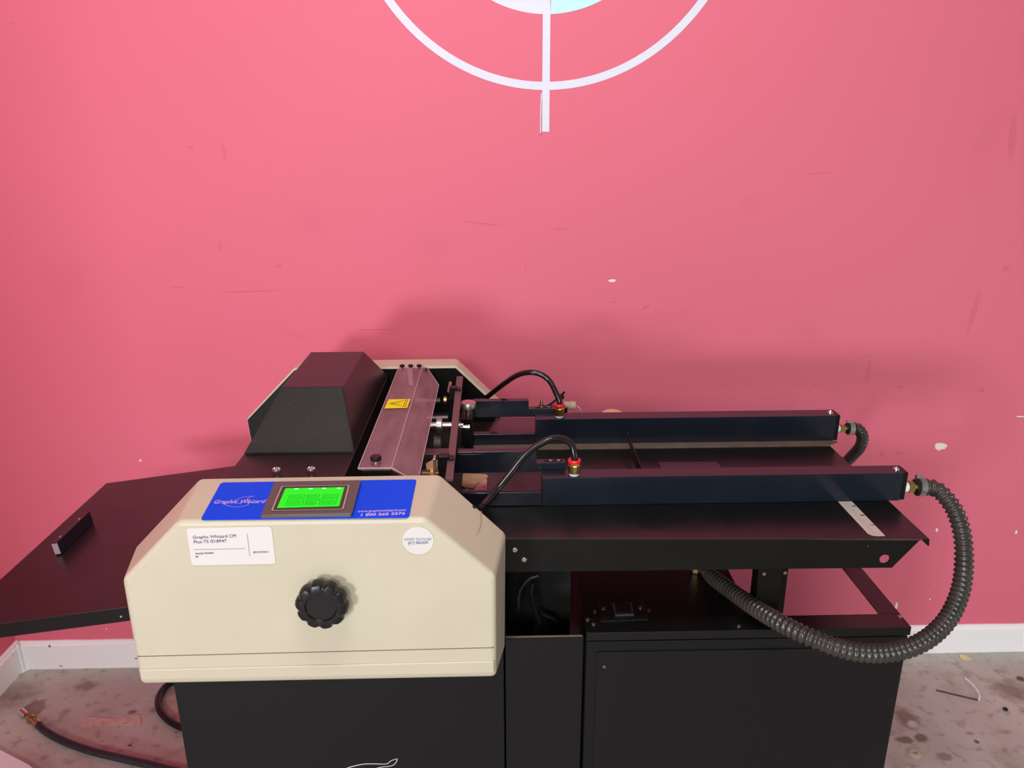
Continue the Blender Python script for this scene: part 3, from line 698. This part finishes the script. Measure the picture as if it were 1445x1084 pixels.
for px, py in ((726.5, 775.5), (739.5, 789)):
    q = P(px, py, Y=YT); lathe('flange_screw', (q.x, yt(q.x), q.z), (0, -1, 0), [(0, .0042), (.002, .0042), (.003, .0028)], STEEL, table, seg=14)
for px, py in ((1074, 803), (1103, 801)):
    q = P(px, py, Y=YT); lathe('flange_screw', (q.x, yt(q.x), q.z), (0, -1, 0), [(0, .0028), (.001, .0028), (.0012, .001)], BRASSD, table, seg=10)
# scale tape on the table
tp = [P(1188, 712.5, Z=ZTB), P(1206.5, 712.5, Z=ZTB), P(1249, 757, Z=ZTB), P(1226, 757, Z=ZTB)]
dy_ = tp[3].y; x0_, x1_ = (tp[0].x+tp[3].x)/2, (tp[1].x+tp[2].x)/2; yb_ = 1.1925
tape = flat('scale_tape', rounded([(x0_, dy_, ZTB+.0002), (x1_, dy_, ZTB+.0002)], .0001, 1)[:0] + [Vector(p) for p in ((x0_, yb_, ZTB+.0002), (x1_, yb_, ZTB+.0002), (x1_, dy_, ZTB+.0002), (x0_+.010, dy_, ZTB+.0002), (x0_+.004, dy_+.002, ZTB+.0002), (x0_, dy_+.008, ZTB+.0002))], TAPE, table, (0, 0, 1), .0004)
tape['label'] = 'cream printed measuring scale tape'
for k in range(18):
    yy = dy_+.004+(yb_-dy_-.006)*k/18; w = (x1_-x0_)
    box('scale_mark', x0_+w*.25, x0_+w*(.6 if k % 5 else .8), yy, yy+.0007, ZTB+.0006, ZTB+.0008, INKL, tape, bevel=0)
for k, ch in ((.28, '7'), (.56, '8'), (.84, '9')):
    yy = dy_+(yb_-dy_)*k; text('scale_number', ch, .010, (x0_+w*.66, yy+.004, ZTB+.0007), (0, -1, 0), (1, 0, 0), BLKINK, tape, ext=.0001, sx=.8, bold=.0003)
# torn card and pink sticker near the left end, flat purple sheets between the guides
def tz(px, py, dz=.0004): return P(px, py, Z=ZTB+dz)
flat('torn_label', [tz(x, y) for x, y in ((645, 669), (660, 668.5), (672, 669), (686, 669.5), (689, 673), (684, 678), (672, 684), (668, 690), (655, 688), (648, 684))], CARD, table, (0, 0, 1), .0006)
pk = flat('pink_sticker', [tz(x, y, .0012) for x, y in ((687, 676), (687, 692), (669, 692), (672, 685), (680, 680))], PINKL, table, (0, 0, 1), .0004)
text('sticker_text', '16', .010, tz(680, 689, .0018), (1, 0, 0), (0, 1, 0), BLKINK, pk, ext=.0001, sx=.6)
flat('purple_sheet', [tz(x, y) for x, y in ((929, 652.5), (1012, 652), (1020, 663), (934, 663))], mat('purple_plate', (.04, .022, .027, 1), .3, spec=.9), table, (0, 0, 1), .0008)
flat('purple_sheet', [tz(x, y) for x, y in ((700, 590), (757, 590), (757, 612), (690, 612))], mat('table_sheen', (.05, .026, .03, 1), .28, spec=.9), table, (0, 0, 1), .0008)  # purple sheet paints the pink wall's reflection on bare table top

# left delivery tray
tl = P(0, 880, Y=1.10); tR = P(175, 857, Y=1.10)
sl = (tR.z-tl.z)/(tR.x-tl.x)
backp = P(150, 682, Y=1.64); 
xe = backp.x
def tzz(x): return tR.z+(x-tR.x)*sl
xe = P(150, 682, Z=tzz(-.85)).x; YTR = P(150, 682, Z=tzz(xe)).y
for _ in range(5): 
    q = P(150, 682, Z=tzz(xe)); xe = q.x; YTR = q.y
xin = XL-.012
def tray_pt(x, y, dz=0): return Vector((x, y, tzz(x)+dz))
tb = bm_hexa([tray_pt(xe, 1.10, -.002), tray_pt(xin, 1.10, -.002), tray_pt(xin, YTR, -.002), tray_pt(xe, YTR, -.002), tray_pt(xe, 1.10), tray_pt(xin, 1.10), tray_pt(xin, YTR), tray_pt(xe, YTR)])
tray = link('delivery_tray', tb, mat('black_tray_paint', (.014, .009, .010, 1), .33, spec=.6, rvar=.06, nscale=8), mach, bevel=.0004); tray['label'] = 'sloping black delivery tray on the left'
hl = tR.z-P(178, 877, Y=1.10).z
link('tray_lip', bm_hexa([tray_pt(xe, 1.10, -hl), tray_pt(xin, 1.10, -hl), tray_pt(xin, 1.102, -hl), tray_pt(xe, 1.102, -hl), tray_pt(xe, 1.10, -.001), tray_pt(xin, 1.10, -.001), tray_pt(xin, 1.102, -.001), tray_pt(xe, 1.102, -.001)]), BLACK, tray, bevel=.0005)
q = P(171, 870, Y=1.10); lathe('lip_screw', (q.x, 1.10, q.z), (0, -1, 0), [(0, .002), (.001, .0018)], STEEL, tray, seg=8)

# stop block lying on the tray
def onTray(px, py, dz=0):
    z = .72
    for _ in range(8): q = P(px, py, Z=z); z = tzz(q.x)+dz
    return q
s0, s1 = onTray(87, 783), onTray(132.5, 738)
d = (s1-s0).normalized(); nrm = Vector((-sl, 0, 1)).normalized(); side = nrm.cross(d).normalized()
if side.x > 0: side = -side
wd = .011; hh = .027
s0 += nrm*.0003; s1 += nrm*.0003
stop = link('paper_stop', bm_hexa([s0, s1, s1+side*wd, s0+side*wd, s0+nrm*hh, s1+nrm*hh, s1+side*wd+nrm*hh, s0+side*wd+nrm*hh]), BARM, None, bevel=.0012, seg=2)
tag(stop, 'black bar-shaped paper stop lying on the sloping left tray', 'paper stop')
e0 = s0-d*.0004
link('end_face', bm_hexa([e0+nrm*.003, e0+side*wd+nrm*.003, e0+side*wd-d*.0008+nrm*.003, e0-d*.0008+nrm*.003, e0+nrm*(hh-.002), e0+side*wd+nrm*(hh-.002), e0+side*wd-d*.0008+nrm*(hh-.002), e0-d*.0008+nrm*(hh-.002)]), mat('grey_end', srgb(150, 130, 140), .4), stop)
for k in (.18, .75):
    c_ = s0.lerp(s1, k)+side*wd*.5+nrm*hh; lathe('stop_screw', c_, nrm, [(0, .003), (.001, .003), (.0012, .001)], STEEL, stop, seg=10)

# ---------------------------------------------------------------- air side guides on the table
def hexfit(parent, base, axis, far_=False):
    """brass push-in fitting with red collar"""
    b_ = Vector(base); ax = Vector(axis)
    lathe('fitting_base', b_, ax, [(0, .0085), (.0035, .0085)], WHITEP, parent, seg=20)
    f_ = link('brass_fitting', bm_lathe(b_+ax*.0034, ax, [(0, .0095), (.0008, .0105), (.0145, .0105), (.0155, .0095), (.0185, .0092)], 6 if False else 12), BRASS, parent, smooth=True, autosm=20)
    lathe('red_collar', b_+ax*.0215, ax, [(0, .0092), (.001, .0108), (.0052, .0112), (.0065, .0100), (.0066, .0068), (.003, .0066)], REDR, parent, seg=24)
    return b_+ax*.026
def guide(label, Y0, Y1, xa, xb, ztop, pre):
    g = thing('air_side_guide', label, 'side guide', ((xa+xb)/2, (Y0+Y1)/2, ZTB), 'air side guides')
    o = box('bar', xa, xb-.010, Y0, Y1, ZTB+.0004, ztop, BARM, g, bevel=.0008)
    box('end_plate', xb-.0099, xb, Y0+.003, Y1+.001, ZTB+.0004, ztop-.0005, BLACK, g, bevel=.001)
    for k in (.35,):
        lathe('bar_screw', (xb-.016, Y0+(Y1-Y0)*.45, ztop), (0, 0, 1), [(0, .0055), (.001, .0055), (.0035, .0045), (.0045, .003), (.003, .002)], CHROME, g, seg=14)
    return g
# near guide
nY0, nY1, nz = 1.193, 1.226, P(1000, 671.5, Y=1.193).z
nxa, nxb = P(765, 700, Y=nY0).x, P(1283, 672, Y=nY0).x
g1 = guide('long black air guide bar nearest the table front edge, brass fitting on its left end', nY0, nY1, nxa, nxb, nz, 0)
# far guide
fY0, fY1, fz = 1.465, 1.502, P(1000, 589, Y=1.465).z
fxa, fxb = P(756, 610, Y=fY0).x, P(1184, 610, Y=fY0).x
g2 = guide('long black air guide bar at the back of the table beside the wall', fY0, fY1, fxa, fxb, fz, 1)
q = P(810, 669, Z=nz); h1 = hexfit(g1, (q.x, (nY0+nY1)/2-.004, nz), (0, 0, 1))
q = P(789, 587, Z=fz); h2 = hexfit(g2, (q.x, (fY0+fY1)/2-.004, fz), (0, 0, 1))
# arms: near
za = .985
ax0, ax1, ax2 = P(640, 650, Y=1.205).x, P(758, 650, Y=1.205).x, P(800, 650, Y=1.205).x
def arm(g, x0, x1, x2, y0, y1, ztop, zstep, zbot):
    a_ = link('guide_arm', bm_loft([(x0, y0, zbot), (x2, y0, zbot), (x2, y0, zstep), (x1, y0, zstep), (x1, y0, ztop), (x0, y0, ztop)],
                              [(x0, y1, zbot), (x2, y1, zbot), (x2, y1, zstep), (x1, y1, zstep), (x1, y1, ztop), (x0, y1, ztop)]), BARM, g, bevel=.0006)
    sx0, sx1 = x1+(x2-x1)*.28, x1+(x2-x1)*.9; ym = (y0+y1)/2; 
    box('arm_slot', sx0, sx1, ym-.002, ym+.003, zstep+.0001, zstep+.0006, MATTE, a_, bevel=0)
    for k in (.35, .8):
        lathe('slot_screw', (sx0+(sx1-sx0)*k, ym, zstep+.0004), (0, 0, 1), [(0, .003), (.0012, .003), (.0016, .0015)], STEEL, a_, seg=10)
    return a_
arm(g1, ax0, ax1, ax2, 1.2275, 1.243, P(700, 637.5, Y=1.2275).z, P(780, 653, Y=1.2275).z, P(700, 667, Y=1.2275).z)
zr = P(700, 695.5, Y=1.193).z
box('lower_rail', P(652, 700, Y=1.193).x, nxa-.0005, 1.193, 1.206, ZTB+.0012, zr, BARM, g1, bevel=.0006)
arm(g2, P(667, 570, Y=1.505).x, P(746, 570, Y=1.505).x, P(783, 580, Y=1.505).x, 1.503, 1.519, P(700, 566, Y=1.503).z, P(765, 577, Y=1.503).z, P(700, 589, Y=1.503).z)
box('lower_rail', P(667, 620, Y=1.466).x, fxa-.0005, 1.466, 1.482, ZTB+.0014, P(700, 613, Y=1.466).z, BARM, g2, bevel=.0006)
# block and thumb screw at the left of the far guide
bx0, bx1 = P(651, 600, Y=1.444).x, P(667, 600, Y=1.444).x; zbk = P(660, 591, Y=1.444).z
box('arm_block', bx0, bx1, 1.444, 1.5025, ZTB+.0004, zbk, BLACK, g2, bevel=.0008)
q = P(661, 585, Z=zbk)
ts = lathe('thumb_screw', (q.x, q.y, zbk), (0, 0, 1), [(0, .0055), (.014, .0055), (.0145, .0145), (.0155, .016), (.025, .016), (.0265, .015), (.0268, .001)], STEEL, g2, seg=36)
ts['label'] = 'knurled silver thumb screw'
# blue film on near arm face
fx0, fx1 = P(643, 650, Y=1.2275).x, P(679, 650, Y=1.2275).x
box('arm_face_plate', fx0, fx1, 1.226, 1.2273, P(660, 666, Y=1.2275).z, P(660, 641, Y=1.2275).z, mat('blue_black_plate', (.006, .008, .018, 1), .25), g1, bevel=.0002)
# steel strip along the far bar
sp = [Vector((P(667, 633, Z=ZTB).x, 1.438, ZTB+.0002)), Vector((fxb-.03, 1.438, ZTB+.0002)), Vector((fxb-.003, 1.456, ZTB+.0002)), Vector((fxb-.003, 1.4645, ZTB+.0002)), Vector((P(667, 633, Z=ZTB).x, 1.4645, ZTB+.0002))]
tag(flat('steel_strip', sp, STRIPM, None, (0, 0, 1), .0010), 'thin tan metal strip lying on the table along the far guide bar', 'metal strip')
# triangular back stop between guides
XS = P(897, 661, Z=ZTB).x
ya, yb2 = P(905, 661, X=XS).y, 0
t0 = P(905.5, 661, X=XS); t1 = P(884.5, 609, X=XS); 
pts = [Vector((XS, 1.235, ZTB+.0005)), Vector((XS, 1.235, ZTB+.05)), Vector((XS, t1.y if False else 1.43, ZTB+.036)), Vector((XS, 1.43, ZTB+.030)), Vector((XS, 1.33, ZTB+.0005))]
pts = [Vector((0, 1.232, .0005)), Vector((0, 1.232, .030)), Vector((0, 1.437, .037)), Vector((0, 1.437, .029)), Vector((0, 1.30, .0005))]
XS = P(900, 650, Z=ZTB+.030).x
tag(link('back_stop', bm_loft([p+Vector((XS, 0, ZTB)) for p in pts], [p+Vector((XS+.0015, 0, ZTB)) for p in pts]), BLACK, None), 'thin upright black back stop plate standing between the two guide bars', 'back stop')

# ---------------------------------------------------------------- air tubes
tp0 = h1+Vector((0, 0, -.003))
tube1 = tube('air_tube', [tp0, tp0+Vector((0, 0, .012)), P(806, 627, Y=1.21), P(793, 619.5, Y=1.21), P(777, 620, Y=1.205), P(757, 630, Y=1.20), P(738, 646, Y=1.19), P(718, 671, Y=1.17), P(700, 693, Y=1.15), P(684, 711, Y=1.12), P(676, 720, Y=1.09)], .0058, TUBEM)
tag(tube1, 'black air tube curving from the near guide bar to the near side cover', 'air tube', 'black air tubes')
tp1 = h2+Vector((0, 0, -.003))
tube2 = tube('air_tube', [tp1, tp1+Vector((0, 0, .010)), P(782, 549, Y=1.49), P(774, 536, Y=1.50), P(762, 528, Y=1.505), P(747, 525.5, Y=1.51), P(730, 529.5, Y=1.53), P(712, 541, Y=1.56), P(694, 555, Y=1.60), P(684, 563, Y=1.63)], .0058, TUBEM)
tag(tube2, 'black air tube arching from the far guide bar to the far side cover', 'air tube', 'black air tubes')

# valve and fittings behind the far arm
vy = 1.55
vb = P(765, 576, Y=vy)
val = thing('air_valve', 'small air valve with brass pin and black lever behind the far guide', 'air valve', (vb.x, vy, ZTB))
box('valve_body', P(760, 570, Y=vy).x, P(800, 590, Y=vy).x, vy-.010, vy+.012, ZTB+.0004, P(765, 574, Y=vy).z, BLACK, val, bevel=.002)
lathe('brass_pin', P(764, 574, Y=vy), (0, 0, 1), [(0, .0055), (.006, .0055), (.0065, .0035), (.016, .003), (.018, .0022)], BRASSD, val, seg=14)
lv0, lv1 = P(773, 573, Y=vy), P(797, 553, Y=vy)
tube('lever', [lv0, (lv0+lv1)/2+Vector((0, 0, -.002)), lv1], .0026, MATTE, val, seg=8)
lathe('lever_knuckle', P(793, 561, Y=vy-.005), (0, 1, 0), [(0, .005), (.01, .005)], MATTE, val, seg=12)
cn0 = P(794, 571, Y=vy)
lathe('cloudy_connector', cn0, (1, 0, -.12), [(0, .008), (.014, .0075), (.015, .0095), (.027, .009), (.028, .0065)], CLEARP, val, seg=16)
tube('white_lead', [P(814, 573, Y=vy), P(819, 578, Y=vy), P(821, 588, Y=vy+.005)], .0013, mat('lead_white', srgb(215, 190, 185), .4), val, seg=8)
q = P(864, 583, Y=1.56)
gd = thing('round_gauge', 'round beige dial cap showing above the far guide bar', 'gauge', (q.x, 1.56, ZTB))
dr = (P(878, 583, Y=1.56).x-P(850, 583, Y=1.56).x)/2
lathe('dial_cap', (q.x, 1.56, q.z-.003), (0, 0, 1), [(0, dr*.9), (.001, dr), (.004, dr), (.0055, dr*.88), (.0052, dr*.6), (.0056, .001)], mat('beige_dial', srgb(225, 180, 150), .35), gd, seg=40)
lathe('dial_stem', (q.x, 1.56, ZTB+.0004), (0, 0, 1), [(0, .008), (q.z-.003-ZTB-.0004, .008)], STEEL, gd, seg=16)

# ---------------------------------------------------------------- corrugated hoses
def hose(label, start, pts, r, pitch, group):
    s = Vector(start)
    h = thing('corrugated_hose', label, 'hose', s, group)
    ax = (1, 0, 0)
    lathe('white_collar', s, ax, [(0, r*.62), (.009, r*.62), (.010, r*.5)], WHITEP, h, seg=18)
    link('brass_nipple', bm_lathe(s+Vector((.009, 0, 0)), ax, [(0, r*.60), (.001, r*.72), (.010, r*.72), (.011, r*.52), (.017, r*.52)], 8), BRASS, h, smooth=True, autosm=20)
    link('cuff', bm_lathe(s+Vector((.022, 0, 0)), ax, [(0, r*.8), (.002, r*.92), (.012, r*.92), (.020, r*.9)], 24), RUB, h, smooth=True)
    c = lathe('hose_clamp', s+Vector((.027, 0, .0)), (1, 0, -.1), [(0, r*1.06), (.0005, r*1.12), (.0105, r*1.12), (.011, r*1.06)], STEEL, h, seg=48, lobes=48, depth=.02)
    link('clamp_screw', bm_lathe(s+Vector((.022, 0, r*1.25)), (1, 0, -.1), [(0, .0035), (.004, .004), (.005, .0028), (.013, .0028)], 10), STEEL, c, smooth=True)
    ribbed('ribbed_tube', [s+Vector((.03, 0, 0))]+pts, r, HOSEM, h, pitch)
    return h
hs = P(1279, 687, Y=1.21)
hp = [P(1322, 691, Y=1.205), P(1345, 717, Y=1.18), P(1357, 750, Y=1.15), P(1360.5, 790, Y=1.12), P(1355, 835, Y=1.08), P(1335, 877, Y=1.04), P(1300, 907, Y=1.01), P(1255, 921, Y=.995), P(1205, 920, Y=.99), P(1155, 905, Y=1.0), P(1110, 884, Y=1.04), P(1070, 861, Y=1.10), P(1037, 838, Y=1.17), P(1012, 820, Y=1.23), P(1000, 812, Y=1.27)]
h_ = hose('large ribbed black hose looping from the near guide bar down to the cabinet top', (nxb, 1.21, hs.z), hp, .0152, .0098, 'ribbed air hoses')
e = P(1000, 812, Y=1.27)
lathe('elbow_cuff', (e.x-.006, e.y+.005, e.z-.01), (-.6, .5, -.5), [(0, .0165), (.012, .0165)], STEEL, h_, seg=20)
lathe('brass_nipple', (e.x-.022, e.y+.01, .7045), (0, 0, 1), [(0, .011), (.012, .011), (.013, .008), (.028, .008)], BRASSD, h_, seg=8)
fs = P(1181, 606, Y=1.485)
hp2 = [P(1209, 604.5, Y=1.49), P(1217, 615, Y=1.495), P(1214, 630, Y=1.51), P(1203, 643, Y=1.54), P(1193, 653, Y=1.57), P(1180, 668, Y=1.61), P(1165, 700, Y=1.64), P(1140, 760, Y=1.60), P(1100, 800, Y=1.45), P(1060, 830, Y=1.38)]
h2_ = hose('short ribbed black hose curling down behind the far guide bar', (fxb, 1.485, P(1184, 605, Y=1.485).z), hp2[:8]+[Vector((.50, 1.50, .735)), Vector((.46, 1.44, .7165)), Vector((.42, 1.40, .7165))], .0122, .009, 'ribbed air hoses')

# ---------------------------------------------------------------- stand: left cabinet and right compressor cabinet
YC, ZC = 1.10, .7035
cl0 = P(245, 967, Y=YC).x; cl1 = P(711.5, 1000, Y=YC).x; cm0 = P(714, 1000, Y=YC).x; cm1 = P(825, 900, Y=YC).x
st = thing('machine_stand', 'black steel stand with white swoosh logo under the creasing machine', 'stand', ((cl0+cl1)/2, 1.36, 0))
box('front_panel', cl0, cl1, YC, YC+.012, .0, .700, CABM, st, bevel=.0015)
box('side_panel', cl0, cl0+.0015, YC+.012, 1.64, .0, .700, CABM, st)
box('side_panel', cl1-.0015, cl1, YC+.0125, 1.64, .0, .700, MATTE, st)
box('rear_panel', cl0, cl1, 1.641, 1.65, .0, .700, MATTE, st)
box('inner_panel', XC-.004, P(805, 850, Y=1.25).x, 1.25, 1.255, .0, .7005, MATTE, st)
box('inner_panel', XC-.004, P(805, 850, Y=1.25).x, 1.25, 1.255, .7006, .77, MATTE, mach)
box('panel_stay', cl1, XC+.001, 1.25, 1.255, .0, .700, MATTE, st)
zm = P(770, 898.5, Y=YC).z
mp_ = box('middle_panel', cm0, cm1-.002, YC, YC+.002, .0, zm, CABM, st, bevel=.0005)
box('worn_top_edge', cm0, cm1-.004, YC-.0003, YC+.0025, zm-.0008, zm+.0006, mat('worn_tan_edge', srgb(120, 100, 82), .5), mp_, bevel=0)
# logo
def LP(px, py): return P(px, py, Y=YC-.0002)
ribbon('logo_swoosh', [LP(x, y) for x, y in ((478, 1092), (490, 1084), (512, 1078.5), (530, 1078), (545, 1078), (552, 1073.5), (561, 1070.5))], lambda t: .0022-.0008*t, DECALW, st, (0, -1, 0))
ribbon('logo_swoosh', [LP(x, y) for x, y in ((561, 1070.5), (558, 1077), (551, 1081), (534, 1083.5), (515, 1092), (508, 1104))], .0016, DECALW, st, (0, -1, 0))
ribbon('logo_swoosh', [LP(x, y) for x, y in ((478, 1092), (455, 1108), (440, 1130), (470, 1150), (540, 1150))], .0016, DECALW, st, (0, -1, 0))
# dark cables in the gap
for i, pp in enumerate((((731, 860), (733, 835), (745, 818), (760, 812)), ((768, 897), (757, 865), (750, 840), (752, 822)), ((795, 897), (785, 877), (768, 868), (757, 862)))):
    cb = tube('machine_cable', [P(x, y, Y=1.15+.03*i) for x, y in pp], .004, mat('cable_dark%d' % i, (.02, .012, .012, 1), .4), None, seg=8)
    tag(cb, ['dark cable arching high in the gap left of the power switch', 'dark cable hanging straight through the gap left of the power switch', 'dark cable low in the gap, nearest the power switch cabinet'][i], 'cable', 'cables in the gap')

cr0 = P(828, 897, Y=YC).x; cr1 = P(1284, 887, Y=YC).x
cab = thing('compressor_cabinet', 'black steel cabinet with power switch under the feed table', 'cabinet', ((cr0+cr1)/2, 1.36, 0))
pr = P(1276.5, 931, Y=YC).x
xbx = P(1030, 808, Z=ZC).x
fp = box('front_panel', cr0+.001, pr, YC+.002, YC+.006, .0, ZC-.0225, CABM, cab, bevel=.001)
box('rear_leg', pr-.03, pr, 1.61, 1.64, .0, ZC-.0225, BLACK, cab)
dz0 = P(900, 920, Y=YC).z
box('door', P(841, 960, Y=YC).x, pr-.004, YC-.001, YC+.0018, .03, dz0, CABM, cab, bevel=.001)
q = P(853, 941, Y=YC-.001); lathe('door_screw', (q.x, YC-.001, q.z), (0, -1, 0), [(0, .0038), (.002, .0036), (.003, .002)], mat('dull_screw', (.12, .09, .08, 1), .4, metal=.8), cab, seg=14)
zl2 = ZC-.022
rim = box('top_rim', cr0, cr1, YC-.004, P(1150, 868, Z=ZC).y, ZC-.002, ZC, BLACKT, cab, bevel=.0006)
box('rim_lip', cr0, cr1, YC-.004, YC-.002, ZC-.016, ZC-.0021, CABM, cab, bevel=.0006)
box('side_rail', P(1236, 861, Z=ZC).x, cr1, P(1150, 868, Z=ZC).y, 1.64, ZC-.002, ZC, BLACKT, cab, bevel=.0004)
box('rail_lip', cr1-.002, cr1, YC-.0018, 1.64, ZC-.016, ZC-.0021, BLACK, cab, bevel=.0004)
box('rear_rail', cr0, cr1, 1.6405, 1.66, ZC-.03, ZC, BLACK, cab, bevel=.0004)
bxs = box('compressor_housing', cr0, xbx, P(1150, 868, Z=ZC).y+.0005, 1.635, .12, ZC-.0001, BLACK, cab, bevel=.001)
q = P(1270, 871, Z=ZC); lathe('rail_screw', (q.x, q.y, ZC), (0, 0, 1), [(0, .004), (.0015, .004), (.002, .002)], STEEL, cab, seg=12)
box('front_fill', cr0, xbx, YC+.007, P(1150, 868, Z=ZC).y, .12, ZC-.0025, BLACK, cab)
# post
yp = P(1085, 868, Z=ZC).y
box('support_post', P(1066, 850, Y=yp).x, P(1099, 850, Y=yp).x, yp+.0002, yp+.03, ZC-.01, ZTB-.003, BLACK, cab, bevel=.001)
# switch plate
def S(px, py, dz=0): return P(px, py, Z=ZC+dz)
pl = [S(842, 850), S(907, 849), S(915, 876), S(848, 879)]
sw = link('switch_plate', bm_loft([p+Vector((0, 0, .0001)) for p in pl], [p+Vector((0, 0, .003)) for p in pl]), mat('switch_black', (.012, .011, .011, 1), .25, spec=.7), cab, bevel=.0006)
rk = [S(864, 853, .003), S(891, 852.5, .003), S(894.5, 869.5, .003), S(868, 870.5, .003)]
link('switch_frame', bm_loft([p+Vector((0, 0, .0002)) for p in rk], [p+Vector((0, 0, .0035)) for p in rk]), mat('frame_grey', (.06, .052, .048, 1), .35), sw, bevel=.0006)
c_ = sum(rk, Vector())/4; rk2 = [c_+(p-c_)*.8+Vector((0, 0, .0036)) for p in rk]
link('rocker', bm_loft(rk2, [rk2[0]+Vector((0, 0, .004)), rk2[1]+Vector((0, 0, .0005)), rk2[2]+Vector((0, 0, .0005)), rk2[3]+Vector((0, 0, .004))]), RUB, sw)
for px, py in ((851.5, 861), (839.5, 863.5), (903.5, 860), (915.5, 862), (837.5, 881.5), (822.5, 875), (1042.5, 884)):
    q = S(px, py, .0); z_ = ZC+(.003 if px in (851.5, 903.5) else 0)
    if q.x < cr0+.003: q.x = cr0+.005
    lathe('plate_screw', (q.x, q.y, z_), (0, 0, 1), [(0, .0034), (.0014, .0034), (.0022, .0016)], BRASSD if px in (851.5, 903.5, 915.5, 839.5) else STEEL, cab, seg=12)

# ---------------------------------------------------------------- things on the floor
def Gd(px, py, z=0): return P(px, py, Z=z)
fh = thing('floor_hose', 'black air hose with brass end lying across the floor at left', 'hose', Gd(50, 1018))
tube('hose_tube', [Gd(52, 1021, .010), Gd(66, 1033, .010), Gd(90, 1046, .010), Gd(125, 1059, .010), Gd(165, 1069, .010), Gd(205, 1078, .010), Gd(240, 1087, .010), Gd(290, 1098, .010)], .0095, mat('blue_black_hose', (.018, .018, .026, 1), .45, noise=.4, nscale=60), fh)
a = Gd(52, 1021, .010); b_ = Gd(40, 1012, .010); dd = (b_-a).normalized()
lathe('brass_end', a, dd, [(-.01, .0105), (.006, .0105), (.0065, .008), (.022, .008), (.0225, .0115), (.034, .0115), (.0345, .006), (.044, .006)], BRASSD, fh, seg=10)
lathe('chrome_coupler', b_+dd*.01, dd, [(0, .007), (.012, .009), (.026, .009), (.028, .004)], CHROME, fh, seg=14)
fc = tube('power_cord', [Gd(262, 962, .012), Gd(245, 962, .012), Gd(231, 972, .012), Gd(224, 985, .012), Gd(224, 998, .012), Gd(231, 1010, .012), Gd(243, 1020, .012), Gd(262, 1028, .012), Gd(300, 1035, .012)], .0095, RUB)
tag(fc, 'black power cord looping out on the floor beside the left of the stand', 'cord')
pt = [Gd(x, y, .0004) for x, y in ((113, 1028), (120, 1018), (124, 1013), (143, 1012), (155, 1015), (166, 1014), (176, 1010), (197, 1009), (200, 1020), (198, 1023), (165, 1024), (140, 1026))]
tag(flat('floor_patch', pt, mat('bare_concrete', srgb(200, 172, 160), .8, noise=.25, nscale=60), None, (0, 0, 1), .0008), 'pale rough patch where the floor coating has flaked off at left', 'floor patch')
tag(flat('loose_board', [Gd(x, y, .001) for x, y in ((-60, 1030), (0, 1063), (42, 1085), (60, 1100), (-60, 1110))], mat('white_board', srgb(240, 228, 236), .5), None, (0, 0, 1), .012), 'white board corner lying on the floor at the bottom left', 'board')
tube_w = tube('white_wire', [Gd(1381.5, 988, .004), Gd(1381.5, 980, .006), Gd(1374, 968, .006), Gd(1362, 957, .004)], .0028, WIREW, None, seg=8)
tag(tube_w, 'short bent white wire lying on the floor at right', 'wire')
tag(tube('dark_line', [Gd(1321, 974, .003), Gd(1350, 981, .003), Gd(1380, 988, .003)], .002, mat('dark_brown', (.05, .028, .025, 1), .6), None, seg=6), 'thin dark straight line on the floor touching the white wire', 'stick')  # thin dark line on the floor, drawn as a narrow tube
q = Gd(1290, 1064)
tag(lathe('floor_washer', (q.x, q.y, .0002), (0, 0, 1), [(0, .016), (.002, .017), (.004, .014), (.0055, .009), (.0052, .0065), (.0006, .006)], mat('grey_washer', srgb(190, 184, 160), .4, metal=.3), None, seg=24), 'pale round washer on the floor at the lower right', 'washer')
q = Gd(1418.5, 1002)
tag(lathe('floor_nut', (q.x, q.y, .0002), (0, 0, 1), [(0, .007), (.004, .007), (.0045, .004), (.002, .0035)], mat('dark_nut', (.06, .07, .06, 1), .4, metal=.6), None, seg=6), 'small dark metal nut on the floor at far right', 'nut')
def chip(pts, label, c):
    tag(flat('paint_flake', [Gd(x, y, .0004) for x, y in pts], c, None, (0, 0, 1), .0015), label, 'paint flake', 'paint flakes on the floor')
chip(((29, 949), (33, 945.5), (44, 942), (47, 943), (38, 947), (30, 951)), 'narrow white paint flake on the floor in the left corner', WIREW)
chip(((1353, 924), (1361, 925), (1372, 931), (1365, 933), (1356, 930)), 'cream paint flake on the floor below the right baseboard', mat('cream_flake', srgb(232, 205, 160), .7))

# ---------------------------------------------------------------- light
w = bpy.data.worlds.new('world'); bpy.context.scene.world = w; w.use_nodes = True
w.node_tree.nodes['Background'].inputs[0].default_value = (.93, 1, 1, 1); w.node_tree.nodes['Background'].inputs[1].default_value = .24
def area(name, loc, target, sx, sy, power, col):
    l = bpy.data.lights.new(name, 'AREA'); l.shape = 'RECTANGLE'; l.size = sx; l.size_y = sy; l.energy = power; l.color = col
    o = bpy.data.objects.new(name, l); C.objects.link(o); o.location = loc
    o.rotation_euler = (Vector(target)-Vector(loc)).to_track_quat('-Z', 'Y').to_euler(); return o
area('low_shadow_light', (-1.6, -2.3, 1.0), (.1, 1.8, .95), .5, .5, 60, (.92, .99, 1.06))  # low lamp added so the hood throws a soft shadow up the wall
area('door_light', (-.5, -2.5, 2.25), (.1, 1.9, 1.2), .9, .6, 47, (1, .99, .96))
area('top_fill', (-.05, .35, 2.75), (.0, 1.5, 1.25), .8, .5, 20, (1, .98, .94))  # added fill, brightens the cover top and the upper middle of the wall
area('side_fill', (2.3, .5, .75), (.7, 1.95, .35), .5, .5, 5, (.97, 1, 1))  # added fill, lifts the wall seen through the open cabinet frame
vs = bpy.context.scene.view_settings; vs.view_transform = 'Standard'; vs.look = 'None'; vs.exposure = 0; vs.gamma = 1
